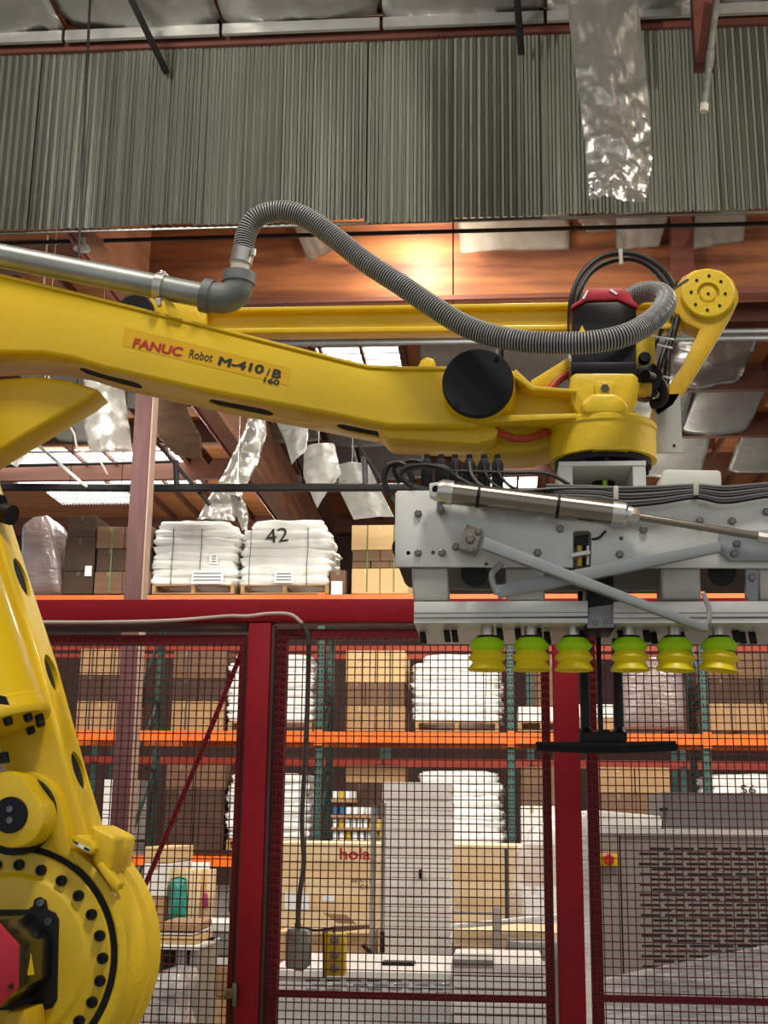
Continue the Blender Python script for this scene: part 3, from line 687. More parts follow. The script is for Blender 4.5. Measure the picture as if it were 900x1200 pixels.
ob('scale_mark', pxp(new(), [(86, 985), (106, 995), (104, 999), (85, 989)], 3.058, 3.062), 'label', rb)
ob('scale_mark', pxp(new(), [(86, 985), (92, 988), (91, 990), (85.5, 987)], 3.0565, 3.0585), 'black_text', rb)
ob('scale_mark', pxp(new(), [(99, 992), (105, 995), (104, 998), (98, 995)], 3.0565, 3.0585), 'black_text', rb)
ob('locating_mark', pxp(new(), [(63, 931), (66, 929), (67, 926), (68.5, 929), (71, 930), (68.5, 932), (67.5, 935), (66, 932)], YL - .002, YL + .002), 'dark_hole', rb)
# ---- shoulder motor
ob('motor_plate', pxp(new(), [(-110, 1066), (32, 1066), (38, 1062), (40, 1054), (46, 1051), (53, 1055), (55, 1066), (64, 1070), (68, 1078), (66, 1172), (60, 1182), (50, 1184), (46, 1196), (40, 1200), (34, 1196), (30, 1184), (-110, 1184)], 3.075, 3.095, .002), 'black', rb)
me = mesh('plate_bolt', lathe(new(), (0, 0, 0), (0, 1, 0), [(0, .004), (.006, .004), (.0055, 0), (.008, 0), (.008, .012), (0, .012)], 14), 'bolt')
for x, y in ((47, 1058), (56, 1080)): link('plate_bolt', me, rb, W(x, y, 3.066))
oc = [(21, 1108), (20, 1158), (-6, 1184), (-84, 1184), (-110, 1158), (-110, 1108), (-84, 1080), (-5, 1079)]
mt = ob('shoulder_motor', pxp(new(), oc, 2.852, 3.08, .004), 'black_gloss', rb)
cpm = ob('motor_cap', pxp(new(), oc, 2.835, 2.85, .003), 'red_cap', mt)
ob('cap_screw', cyl(new(), W(13, 1156, 2.832), W(13, 1156, 2.838), .006, seg=12), 'dark_hole', mt)
xr = W(21, 1130, 2.852).x + .0008
P = [WX(36, 1117, xr), WX(32, 1143, xr), WX(40, 1142, xr)]
ob('warning_triangle', prism(new(), P, (.001, 0, 0)), 'box_yellow', mt)
ob('motor_connector', pxp(new(), [(6, 1186), (30, 1184), (34, 1215), (4, 1215)], 2.95, 3.07, .006), 'yellow_worn', rb)
# ---- column and foot of the robot, below the picture
bx = W(8, 1124, 3.3).x
ob('turret', prism(new(), [(bx - .42, 3.02, .62), (bx + .30, 3.02, .62), (bx + .24, 3.02, 1.0), (bx - .30, 3.02, 1.0)], (0, .6, 0), .02), 'yellow_cast', rb)
bm = new(); lathe(bm, (bx - .05, 3.4, 0), (0, 0, 1), [(0, 0), (.5, 0), (.5, .06), (.40, .1), (.38, .5), (.42, .56), (.42, .64), (0, .64)], 40); ob('base', bm, 'yellow_cast', rb)

# ================================================================== VACUUM LINE ON THE ARM
YP = 3.30
vl = thing('vacuum_line', 'grey steel pipe with elbow and ribbed hose looping over the arm', 'hose', W(180, 372, YP + .03))
p0 = W(-140, 272, YP); p1 = W(246, 348, YP); s = M(200, 340, YP)
ob('steel_pipe', tube(new(), [p0, p0.lerp(p1, .5), p1], 14.5 * s, 28), 'gal', vl)
d = (p1 - p0).normalized()
ec = W(280, 352, YP); e1 = W(283, 316, YP)
el = [W(240, 347, YP), W(254, 349.5, YP), W(266, 349, YP), W(275, 343, YP), W(279, 334, YP), W(280, 322, YP)]
ob('elbow', tube(new(), spline(el, 6), 18 * s, 28), 'elbow', vl)
ob('elbow_collar', tube(new(), [W(238, 346, YP), W(248, 348.2, YP)], 20 * s, 28), 'elbow', vl)
ob('elbow_collar', tube(new(), [W(279.3, 333, YP), W(280.5, 321, YP)], 19.5 * s, 28), 'elbow', vl)
ob('adaptor', tube(new(), [W(280.5, 322, YP), W(282, 306, YP)], 11.5 * s, 24), 'adaptor', vl)
ob('hose_clamp', tube(new(), [W(282, 309, YP), W(285, 293, YP)], 13.2 * s, 28), 'steel_light', vl)
ob('clamp_screw', tube(new(), [W(296, 300, YP - .02), W(297, 292, YP - .02)], .008, 8), 'steel_light', vl)
hp = [(284, 300, 0), (288, 276, 0), (298, 258, -.005), (316, 249, -.01), (338, 248, -.015), (362, 257, -.02), (394, 280, -.03), (430, 308, -.05), (470, 334, -.07), (510, 361, -.09), (550, 384, -.11), (600, 398, -.14), (650, 402, -.16), (700, 400, -.17), (740, 390, -.15), (768, 372, -.08), (780, 354, .02), (772, 343, .09), (752, 343, .14), (736, 352, .18)]
P = resample(spline([W(x, y, YP + dy) for x, y, dy in hp], 14), .0019)
r_ = 12.6 * s
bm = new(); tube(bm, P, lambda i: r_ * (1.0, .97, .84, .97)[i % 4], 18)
for i_, f_ in enumerate(bm.faces): f_.material_index = 1 if (i_ // 18) % 4 in (1, 2) else 0  # valley rings get a darker colour, their shade is painted in
ob('ribbed_hose', bm, ['hose_grey', 'hose_valley_shade'], vl, 50)
# pipe clamp with its stand-off
cpx = W(188, 336, YP)
bm = new(); lathe(bm, cpx, d, [(15 * s, -.012), (16.6 * s, -.012), (16.6 * s, .012), (15 * s, .012)], 28); ob('pipe_clamp', bm, 'steel_light', vl)
ob('clamp_ear', pxp(new(), [(184, 324), (188, 316), (194, 318), (194, 326)], YP - .01, YP + .01, .002), 'steel_light', vl)
ob('clamp_ear', pxp(new(), [(180, 350), (184, 358), (188, 357), (188, 349)], YP - .03, YP - .012, .002), 'steel_light', vl)
ob('stand_off', pxp(new(), [(192, 352), (202, 354), (214, 374), (198, 371)], YP - .012, YP + .03, .002), 'yellow_cast', vl)

# loop of black cables round the motor
cl = thing('cable_loop', 'pair of thick black cables arching over the red motor cap', 'cable', W(668, 390, WY + .1))
P = [(669, 410, .06), (668, 380, .05), (670, 350, .04), (680, 324, .05), (700, 304, .07), (724, 297, .09), (750, 300, .1), (774, 314, .1), (790, 338, .1), (795, 365, .09), (790, 390, .08), (784, 410, .07), (782, 440, .05), (780, 456, .03)]
ob('cable', tube(new(), spline([W(x, y, WY + dy) for x, y, dy in P], 8), .0085, 12), 'cable_black', cl)
P = [(676, 400, .09), (674, 370, .09), (680, 340, .1), (694, 318, .12), (716, 306, .13), (744, 304, .14), (768, 318, .14), (786, 344, .13), (790, 372, .12), (784, 396, .11), (774, 424, .08), (770, 446, .05)]
ob('cable', tube(new(), spline([W(x, y, WY + dy) for x, y, dy in P], 8), .0085, 12), 'cable_black', cl)
P = [(760, 462, .02), (754, 444, .02), (762, 424, .03), (768, 404, .05), (776, 386, .05)]
ob('cable', tube(new(), spline([W(x, y, WY + dy) for x, y, dy in P], 8), .006, 10), 'cable_black', cl)
ob('cable_tie', tube(new(), [W(727, 292, WY + .08), W(728, 310, WY + .08)], .006, 8), 'adaptor', cl)
ob('cable_tie', tube(new(), [W(768, 348, WY - .1), W(784, 342, WY - .06), W(806, 328, WY + .02)], .004, 8), 'cable_black', cl)
for x0, y0, x1, y1 in ((764, 394, 790, 398), (770, 404, 788, 408), (772, 440, 788, 444)): ob('cable_tie', tube(new(), [W(x0, y0, WY + .02), W(x1, y1, WY + .02)], .003, 6), 'label', cl)

# ================================================================== VACUUM GRIPPER
GY = 3.14
gp = thing('vacuum_gripper', 'aluminium vacuum gripper head with green and yellow suction cups', 'gripper', W(700, 738, GY + .1))
XR = 985
pl = ob('front_plate', pxp(new(), [(463, 578), (466, 575), (XR, 571), (XR, 666), (463, 664)], GY, GY + .012, .0015), 'aluminium', gp)
cb = new()
for px in ([(672, 622), (675, 620), (691, 620), (694, 624), (693, 664), (672, 664)],): pxp(cb, px, GY - .02, GY + .04)
for x, y in ((478.5, 648), (507.5, 647.5), (728, 631), (570, 661)): cyl(cb, W(x, y, GY - .02), W(x, y, GY + .04), .0052, seg=14)
cut(pl, cb)
ob('rear_plate', pxp(new(), [(463, 578), (XR, 571), (XR, 664), (463, 664)], GY + .44, GY + .452), 'alu_dull', gp)
zt = W(600, 578, GY).z; zb = W(600, 664, GY).z
ob('top_deck', box(new(), (W(470, 590, GY).x, GY + .014, zt - .05), (W(XR, 590, GY).x, GY + .438, zt - .04)), 'alu_dull', gp)
ob('end_roller', cyl(new(), (W(472, 600, GY).x, GY + .014, W(472, 640, GY).z), (W(472, 600, GY).x, GY + .438, W(472, 640, GY).z), .028, seg=24), 'rubber', gp)
# bolts
hb = new(); lathe(hb, (0, 0, 0), (0, -1, 0), [(0, 0), (.0105, 0), (.0105, .002), (.0092, .0022), (.0092, .008), (.007, .0095), (0, .0095)], 6)
me = mesh('hex_bolt', hb, 'bolt')
for x, y in ((490, 602), (516, 598), (490, 648), (518, 648), (656, 620), (630, 648), (754, 621), (726, 650), (820, 610), (858, 611), (898, 600), (534, 641)):
    link('hex_bolt', me, gp, W(x, y, GY - .0005), (0, random.uniform(0, 1), 0))
# mounting frame under the wrist
FYm = 3.262; a = W(655, 541, FYm); b = W(757, 541, FYm)
mf = ob('mount_frame', box(new(), (a.x, FYm, a.z - .012), (b.x, 3.56, a.z)), 'aluminium', gp)
for x0, x1 in ((655, 671), (742, 757)):
    xa, xb = W(x0, 560, FYm).x, W(x1, 560, FYm).x; ob('mount_leg', box(new(), (xa, FYm + .002, zt - .04), (xb, 3.558, a.z - .0125)), 'aluminium', gp)
o_ = W(707, 556, 3.44); bm = new(); lathe(bm, o_, (0, 0, 1), [(0, -.05), (.03, -.05), (.032, -.01), (.06, .005), (.058, .012), (.03, .02), (.03, .04), (0, .04)], 28); ob('rotary_union', bm, 'black', gp)
ob('green_fitting', cyl(new(), W(709, 563, 3.38), W(709, 572, 3.38), .007), 'cup_green', gp)
# control box on the deck
ob('junction_box', pxp(new(), [(772, 574), (777, 552), (780, 550), (842, 551), (845, 553), (846, 574)], 3.30, 3.48, .004), 'white_box', gp)
# row of valve plugs
for k, x in enumerate((500, 517, 533, 550, 567, 583)):
    vb = ob('valve_plug', pxp(new(), [(x - 7, 580), (x - 7, 544), (x - 4, 537), (x + 4, 537), (x + 7, 544), (x + 7, 580)], GY + .06, GY + .1, .003), 'black', gp)
    ob('plug_cap', cyl(new(), W(x, 538, GY + .08), W(x, 533, GY + .08), .008, seg=10), 'rubber', vb)
    if k > 1: ob('valve_cable', tube(new(), spline([W(x, 541, GY + .055), W(x + 3, 556, GY + .04), W(x + 14, 569, GY + .0), W(x + 34, 577, GY - .015), W(x + 60, 578, GY - .02)], 6), .0042, 8), 'cable_grey' if k == 3 else 'cable_black', gp)
# looping hoses at the left end
def cab(P, r, m, name='cable'): return ob(name, tube(new(), spline([W(x, y, GY + d) for x, y, d in P], 8), r, 10), m, gp)
cab([(456, 582, .10), (450, 562, .1), (455, 546, .1), (470, 543, .1), (479, 552, .1), (484, 566, .1), (486, 580, .1)], .008, 'cable_black')
cab([(482, 570, .0), (470, 558, .0), (476, 548, .0), (500, 545, .0), (522, 550, .0), (540, 562, .0), (566, 573, -.03), (600, 576, -.03), (660, 573, -.02), (720, 573, -.02)], .006, 'cable_black')
cab([(503, 575, .03), (480, 568, .02), (470, 554, .02), (490, 547, .02), (520, 548, .02), (528, 556, .03)], .0075, 'cable_grey')
cab([(528, 552, .05), (560, 553, .05), (596, 554, .05), (640, 555, .06), (668, 568, .06)], .005, 'cable_black')
cab([(468, 566, .12), (462, 548, .12), (480, 540, .12), (500, 544, .12), (506, 556, .12)], .006, 'cable_black')
# bundle of cables running along the plate
for i in range(6):
    y = 571 + i * 2.8
    cab([(640, y - 2, -.02), (700, y, -.02), (730, y + 1 + i * 1.2, -.022), (770, y + i * .9, -.022), (815, y - 2, -.02), (850, y + i * .7, -.022), (905, y - 4, -.02), (975, y - 5, -.02)], .005, ('cable_grey', 'cable_black')[i % 2])
for x, y in ((816, 572), (722, 577)): ob('cable_tie', pxp(new(), [(x - 3, y - 8), (x + 3, y - 8), (x + 3, y + 8), (x - 3, y + 8)], GY - .035, GY - .005, .002), 'adaptor', gp)
# pneumatic cylinder
YC = GY - .045
A = W(517, 576, YC); B = W(735, 603.5, YC); s = M(620, 590, YC); d = (B - A).normalized(); L = (B - A).length; R = 13.5 * s
cy = ob('cylinder_barrel', lathe(new(), A, d, [(0, .0), (R, .0), (R, L * .93), (0, L * .93)], 36), 'steel', gp)
ob('cylinder_end', lathe(new(), A, d, [(0, -.008), (R * .9, -.008), (R * 1.08, .002), (R * 1.08, .03), (0, .03)], 36), 'steel_light', cy)
ob('cylinder_end', lathe(new(), A, d, [(0, L * .92), (R * 1.06, L * .92), (R * 1.06, L * .985), (R * .8, L), (R * .8, L * 1.02), (0, L * 1.02)], 36), 'steel_light', cy)
ob('gland_nut', lathe(new(), B, d, [(0, 0), (R * .72, 0), (R * .72, .022), (R * .5, .03), (0, .03)], 6), 'steel_light', cy)
ob('cylinder_rod', cyl(new(), B, W(985, 644, YC), .0095, seg=16), 'steel', cy)
ob('rod_coupler', cyl(new(), W(888, 629.5, YC), W(910, 632.8, YC), .013, seg=6), 'steel_light', cy)
for x, y in ((561, 581.5), (654, 593.5)):
    c = W(x, y, YC); ob('cylinder_band', lathe(new(), c, d, [(R * 1.01, -.004), (R * 1.04, -.004), (R * 1.04, .004), (R * 1.01, .004)], 36), 'rubber', cy)
ob('cylinder_clevis', pxp(new(), [(503, 566), (519, 564), (521, 578), (513, 585), (503, 581)], YC - .012, YC + .02, .003), 'aluminium', cy)
ob('clevis_hole', cyl(new(), W(510.5, 573, YC - .014), W(510.5, 573, YC - .011), .009, seg=16), 'black', cy)
ob('clevis_foot', pxp(new(), [(512, 580), (518, 583), (519, 598), (514, 600), (512, 596)], YC + .0, GY, .003), 'bolt', cy)
ob('rod_bracket', pxp(new(), [(844, 621), (XR, 620), (XR, 658), (856, 657), (844, 646)], GY - .02, GY - .004, .002), 'grey_bar', gp)
for x, y in ((863, 637), (860, 649)): link('hex_bolt', me, gp, W(x, y, GY - .0205))
# lever arms
ob('lever_plate', pxp(new(), [(547, 614), (566, 621), (557, 648), (537, 642)], GY - .05, GY - .002, .001), 'steel', gp)
for x, y in ((561, 623), (552, 644)): link('hex_bolt', me, gp, W(x, y, GY - .0505))
link('hex_bolt', me, gp, W(551, 632, GY - .0505)).scale = (1.3, 1.3, 1.3)
ob('lever_bar', pxp(new(), [(568, 629), (829, 732), (831, 739), (823, 739), (564, 642)], GY - .075, GY - .05, .001), 'grey_bar', gp)
ob('lever_tip', tube(new(), spline([W(824, 695, GY - .05), W(831, 714, GY - .055), W(831, 726, GY - .06), W(828, 733, GY - .06)], 6), .006, 8), 'grey_bar', gp)
ob('lever_bar', pxp(new(), [(580, 686), (845, 634), (845, 646), (640, 690), (584, 700)], GY - .045, GY - .022, .001), 'grey_bar', gp)
ob('lever_hook', tube(new(), spline([W(588, 660, GY - .04), W(577, 672, GY - .04), W(578, 684, GY - .04), W(583, 696, GY - .04)], 6), .008, 8), 'grey_bar', gp)
# sensor block in the plate's cut-out
sb = ob('sensor_block', pxp(new(), [(674, 628), (690, 626), (690, 640), (674, 640)], GY + .005, GY + .06, .002), 'black', gp)
ob('sensor_nut', pxp(new(), [(669, 648), (691, 644), (692, 649), (669, 653)], GY - .015, GY + .02, .001), 'steel_light', sb)
ob('sensor_tip', cyl(new(), W(679, 640, GY + .01), W(679, 664, GY + .01), .008, seg=12), 'brass', sb)
ob('sensor_tip', cyl(new(), W(689, 640, GY + .01), W(689, 662, GY + .01), .005, seg=12), 'steel_light', sb)
cab([(694, 632, .0), (702, 630, -.01), (708, 624, -.008), (710, 622, .004)], .003, 'cable_black')
# hangers between plate and suction bar
for x0, x1 in ((482, 525), (592, 638), (774, 821), (888, 940)):
    ob('hanger_bracket', pxp(new(), [(x0, 664), (x1, 664), (x1 + 1, 703), (x0 + 2, 703)], GY + .014, GY + .12, .008, 3), 'alu_dull', gp)
ob('inner_roller', cyl(new(), W(556, 672, GY + .05), W(556, 672, GY + .35), .034, seg=28), 'black', gp)
ob('inner_roller', cyl(new(), W(846, 671, GY + .05), W(846, 671, GY + .35), .034, seg=28), 'black', gp)
ob('inner_plate', pxp(new(), [(525, 664), (774, 664), (774, 692), (640, 692), (525, 690)], GY + .26, GY + .27), 'alu_dull', gp)
ob('side_tab', pxp(new(), [(874, 666), (889, 666), (889, 704), (878, 704), (874, 698)], GY + .01, GY + .03, .002), 'grey_bar', gp)
link('hex_bolt', me, gp, W(881, 677, GY + .0095))
# suction bar in two lengths with their underside plates
for x0, x1 in ((485, 689), (719, XR)):
    br = ob('suction_bar', pxp(new(), [(x0, 705), (x1, 704), (x1, 722), (x0, 724)], GY, GY + .05, .002), 'aluminium', gp)
    ob('bar_groove', pxp(new(), [(x0, 718), (x1, 717), (x1, 718), (x0, 719)], GY - .0008, GY + .004), 'bolt', br)
    a = W(x0, 724, GY); b = W(x1, 723, GY); ob('base_plate', box(new(), (a.x, GY + .004, a.z - .012), (b.x, GY + .40, a.z - .001)), 'aluminium', gp)
zp = W(600, 724, GY).z - .012
ob('centre_block', pxp(new(), [(689, 664), (719, 664), (721, 736), (686, 736)], GY + .03, GY + .2, .003), 'black', gp)
ob('centre_plate', pxp(new(), [(690, 712), (720, 708), (720, 735), (688, 736)], GY + .02, GY + .028, .001), 'grey_bar', gp)
for x, y in ((697, 730), (710, 729)): link('hex_bolt', me, gp, W(x, y, GY + .0195)).scale = (.6, .6, .6)
# black clips under the plate
cm = mesh('clip', prism(new(), [(-.008, -.006, 0), (.008, -.006, 0), (.012, -.006, -.03), (-.004, -.006, -.03)], (0, .02, 0), .002), 'black')
for x in (494, 523, 532, 585, 606, 630, 641, 682, 727, 757, 767, 800, 862, 872, 884):
    link('clip', cm, gp, (W(x, 728, GY + .12).x, GY + .10 + (x % 3) * .03, zp))
# suction cups
cx_prof = lambda k: [(r * k, h) for r, h in ((.012, 0), (.030, 0), (.032, -.004), (.044, -.016), (.046, -.020), (.044, -.023), (.036, -.031))]
ug = new(); lathe(ug, (0, 0, 0), (0, 0, 1), [(.012, 0), (.031, 0), (.034, -.003), (.045, -.017), (.0455, -.020), (.044, -.0225), (.036, -.033)], 40)
mg = mesh('bellows', ug, 'cup_green')
uy = new(); lathe(uy, (0, 0, 0), (0, 0, 1), [(.036, -.033), (.047, -.046), (.048, -.049), (.046, -.052), (.037, -.060), (.046, -.073), (.0485, -.080), (.046, -.0805), (.034, -.064), (.02, -.06), (0, -.06)], 40)
my = mesh('lip', uy, 'cup_yellow')
us = new(); lathe(us, (0, 0, 0), (0, 0, 1), [(0, .05), (.016, .05), (.016, .006), (.024, .006), (.028, .0), (0, .0)], 20)
ms = mesh('stem', us, 'steel_light')
ring_m = mesh('collar', lathe(new(), (0, 0, 0), (0, 0, 1), [(0, .006), (.026, .006), (.03, -.001), (0, -.001)], 24), 'black')
for i, x in enumerate((571, 622, 672, 737, 790, 842)):
    c = W(x, 740, GY + .08); c.z = zp - .028
    cu = bpy.data.objects.new('suction_cup', ms); COL.objects.link(cu); cu.parent = gp; cu.location = c; cu.matrix_parent_inverse = Matrix.Translation(-WLOC[gp.name])
    for nm, m_ in (('collar', ring_m), ('bellows', mg), ('lip', my)):
        q = bpy.data.objects.new(nm, m_); COL.objects.link(q); q.parent = cu
        if nm == 'lip' and i > 3: q.rotation_euler = (0, .06 * (i - 3), 0); q.location = (.001 * i, 0, 0)
# brush on its rods
bt = thing('brush_bar', 'black bar brush hanging on three rods below the gripper', 'brush', W(710, 880, 3.42))
ob('brush_head', pxp(new(), [(628, 869), (680, 869), (735, 869), (792, 868), (793, 871), (735, 875), (680, 877), (628, 873)], 3.40, 3.45, .001), 'black', bt)
ob('brush_holder', pxp(new(), [(680, 858), (700, 858), (702, 855), (714, 855), (716, 858), (735, 858), (735, 869), (680, 869)], 3.39, 3.46, .003), 'rubber', bt)
for x, r in ((686, .0125), (704.5, .006), (726, .0125)):
    a = W(x, 858, 3.43); ob('rod', tube(new(), [a, Vector((a.x, 3.43, zt - .06))], r, 12), 'black', bt)
    if r > .01: ob('rod_collar', cyl(new(), a - Vector((0, 0, .0)), a + Vector((0, 0, .012)), .02, .013), 'black', bt)
bm = new()
for i in range(110):
    t = i / 109; p = W(629 + 163 * t, 872 + 3 * math.sin(t * PI), 3.425)
    box(bm, (p.x - .0012, 3.403, p.z - .017), (p.x + .0012, 3.447, p.z))
ob('bristles', bm, 'rubber', bt)['kind'] = 'stuff'

# ================================================================== SAFETY FENCE
FY = 4.3
def fx(px, py=950): return W(px, py, FY).x
zh0 = W(300, 730, FY).z; zh1 = W(300, 703, FY).z
hd = thing('fence_header', 'long dark red header beam across the top of the fence', 'fence beam', (fx(300), FY, zh0))
ob('beam', prism(new(), [(fx(-260), FY - .02, zh0), (fx(1290), FY - .02, zh0), (fx(1290), FY - .02, zh1), (fx(-260), FY - .02, zh1)], (0, .09, 0), .004), 'fence_red', hd)
ob('lower_lip', box(new(), (fx(-260), FY - .018, zh0 - .022), (fx(291, 735), FY + .068, zh0 - .002)), 'column', hd)
for x0, x1, lab in ((293, 319, 'dark red fence post standing right of the leaning yellow link'), (647, 676, 'dark red fence post standing behind the suction cups')):
    p = thing('fence_post', lab, 'post', (fx((x0 + x1) / 2), FY, 0), 'fence posts')
    xa, xb = fx(x0, 740), fx(x1, 740); bm = new(); prism(bm, [(xa, FY - .03, 0), (xb, FY - .03, 0), (xb, FY + .06, 0), (xa, FY + .06, 0)], (0, 0, zh0 - .004), .004); ob('upright', bm, 'fence_red', p)
    ob('foot_plate', box(new(), (xa - .06, FY - .09, 0), (xb + .06, FY + .12, .012)), 'fence_red', p)
    if x0 < 400:
        for y in (793, 816): ob('post_bolt', cyl(new(), W(x0 - 3, y, FY - .0), W(x0 + 2, y, FY - .0), .012, seg=8), 'bolt', p)
        ob('seam_strip', box(new(), (xb + .002, FY - .02, .1), (xb + .012, FY + .05, zh0 - .01)), 'column', p)
        ob('latch', pxp(new(), [(263, 1160), (272, 1158), (272, 1152), (277, 1152), (277, 1180), (272, 1180), (272, 1170), (263, 1172)], FY - .05, FY - .031, .002), 'bolt', p)
def panel(x0, x1, ytop, rail_y, lab, bars):
    """framed mesh panel between two picture columns (taken at the header)"""
    xa, xb = fx(x0, 745), fx(x1, 745); zt_ = W(450, ytop, FY).z; zb_ = .12
    t = thing('mesh_fence', lab, 'fence panel', ((xa + xb) / 2, FY, zb_), 'mesh fence panels')
    fw = .03
    ob('top_bar', box(new(), (xa, FY, zt_ - .034), (xb, FY + .04, zt_)), 'frame_red', t)
    ob('bottom_bar', box(new(), (xa, FY, 0.0), (xb, FY + .04, .04)), 'frame_red', t)
    for k, (side, wd) in enumerate(bars):
        if side == 'l': ob('side_bar', box(new(), (xa, FY, .04), (xa + wd, FY + .04, zt_ - .034)), 'frame_red', t)
        else: ob('side_bar', box(new(), (xb - wd, FY, .04), (xb, FY + .04, zt_ - .034)), 'frame_red', t)
    if rail_y: z = W((x0 + x1) / 2, rail_y, FY).z; ob('cross_rail', box(new(), (xa, FY - .004, z - .011), (xb, FY + .012, z + .011)), 'frame_red', t)
    bm = new(); P = .0254; r = .0017
    n = int((xb - xa - .02) / P); 
    for i in range(n + 1): x = xa + .015 + i * P; box(bm, (x - r, FY - .006, .03), (x + r, FY - .006 + 2 * r, zt_ - .01))
    z = zt_ - .03
    while z > .05: box(bm, (xa + .004, FY - .010, z - r), (xb - .004, FY - .0064, z + r)); z -= P
    ob('wire_mesh', bm, 'wire_red', t)['kind'] = 'stuff'
    return t
panel(-300, 289, 744, None, 'red wire-mesh fence panel between the yellow link and the first post', [('l', .04), ('r', .022)])
panel(325, 643, 737, 1168, 'red wire-mesh fence panel in the middle, between the two posts', [('l', .034), ('r', .028)])
panel(684, 1240, 737, 1176, 'red wire-mesh fence panel right of the post behind the cups', [('l', .036), ('r', .04)])
tag(ob('fence_stay', tube(new(), [W(290, 748, FY + .07), W(228, 900, FY + .07), W(150, 1085, FY + .07), W(90, 1230, FY + .07)], .009, 8), 'fence_red'), 'thin red stay slanting down behind the mesh beside the yellow link', 'stay')
# white cable along the header, dropping to the control box
cbx = W(349, 1090, FY + .09)
P = [(40, 729, -.03), (120, 729, -.03), (200, 727, -.03), (266, 722, -.03), (290, 722, -.035), (316, 719, -.035), (340, 720, -.035), (354, 730, -.03), (361, 748, -.012), (361, 800, .05), (358, 880, .06), (354, 960, .06), (356, 1010, .06), (351, 1050, .06), (349, 1086, .06)]
tag(ob('white_cable', tube(new(), spline([W(x, y, FY + d) for x, y, d in P[:8]], 8), .006, 8), 'cable_white'), 'pale cable lying along the red header beam', 'cable')
tag(ob('grey_cable', tube(new(), spline([W(x, y, FY + d) for x, y, d in P[7:]], 8), .0085, 8), 'cable_grey'), 'grey cable hanging behind the middle mesh down to the grey box', 'cable')
t = thing('control_box', 'grey pendant control box hanging on a cable behind the mesh', 'control box', W(348, 1140, FY + .09))
ob('case', pxp(new(), [(334, 1094), (338, 1088), (360, 1090), (363, 1096), (362, 1132), (354, 1139), (334, 1134)], FY + .06, FY + .12, .006, 3), 'box_grey', t)
ob('lid', pxp(new(), [(339, 1091), (352, 1091), (352, 1099), (349, 1101), (341, 1101), (339, 1098)], FY + .055, FY + .062, .002), 'box_grey', t)
ob('cable_gland', cyl(new(), W(349, 1091, FY + .09), W(349, 1082, FY + .09), .011), 'black', t)
ob('screw', cyl(new(), W(347, 1136, FY + .054), W(347, 1136, FY + .062), .005, seg=10), 'bolt', t)
ob('screw', cyl(new(), W(350, 1090, FY + .054), W(350, 1090, FY + .062), .005, seg=10), 'bolt', t)
t = thing('button_station', 'yellow three-button station hung behind the mesh', 'push-button box', W(391, 1144, FY + .08))
ob('case', pxp(new(), [(379, 1094), (404, 1094), (404, 1144), (379, 1144)], FY + .07, FY + .13, .004), 'box_yellow', t)
for i, y in enumerate((1101, 1119, 1135)):
    ob('push_button', lathe(new(), W(391.5, y, FY + .052), (0, 1, 0), [(0, 0), (.007, 0), (.008, .004), (.013, .005), (.015, .008), (.015, .018), (0, .018)], 18), 'button_grey', t)
ob('edge_rib', pxp(new(), [(378, 1092), (380, 1092), (380, 1146), (378, 1146)], FY + .066, FY + .134), 'black', t)
ob('hook', tube(new(), spline([W(391, 1094, FY + .1), W(391, 1088, FY + .1), W(370, 1090, FY + .1), W(350, 1086, FY + .1)], 6), .004, 8), 'cable_black', t)

# ================================================================== PALLET RACK
RY = 16.0; RD = 1.07
def rz(py, Y=RY, px=450): return W(px, py, Y).z
SH1 = W(450, 858, RY).z; SH2 = W(450, 697, RY).z; SH0 = W(230, 1003, RY).z
rk = thing('pallet_rack', 'tall green and orange pallet rack full of goods behind the fence', 'rack', (0, RY + RD / 2, 0))
UX = [W(161, 800, RY).x, W(375, 800, RY).x, W(598, 800, RY).x, W(825, 800, RY).x]
bay = UX[1] - UX[0]; UX = [UX[0] - bay] + UX + [UX[-1] + bay, UX[-1] + 2 * bay]
bm = new(); t = .045; H = SH2 + .02
box(bm, (-t, 0, 0), (t, .012, H)); box(bm, (-t, .012, 0), (-t + .012, .07, H)); box(bm, (t - .012, .012, 0), (t, .07, H))
z = .1
dk = new()
while z < H - .05:
    for sx in (-.022, .022): box(dk, (sx - .008, -.002, z - .017), (sx + .008, .004, z + .017))
    z += .1
mu = mesh('upright', bm, 'rack_teal'); mh = mesh('punch_holes', dk, 'slot')
bb = new(); z = .3
while z < H - 1: bar(bb, (0, .05, z), (0, RD - .02, z + .9), .03, .03); bar(bb, (0, .05, z), (0, RD - .02, z), .03, .03); z += .9
mb_ = mesh('brace', bb, 'rack_teal')
for x in UX:
    u = link('upright', mu, rk, (x, RY, 0)); h_ = bpy.data.objects.new('punch_holes', mh); COL.objects.link(h_); h_.parent = u; h_['kind'] = 'stuff'
    r = link('upright', mu, rk, (x, RY + RD, 0)); h_ = bpy.data.objects.new('punch_holes', mh); COL.objects.link(h_); h_.parent = r; h_['kind'] = 'stuff'
    link('brace', mb_, rk, (x, RY, 0))
def beam_mesh(m, L, h=.13):
    b = new(); box(b, (0, 0, -h), (L, .055, 0)); box(b, (0, -.012, -h), (L, 0, -h * .55)); return mesh('beam', b, m)
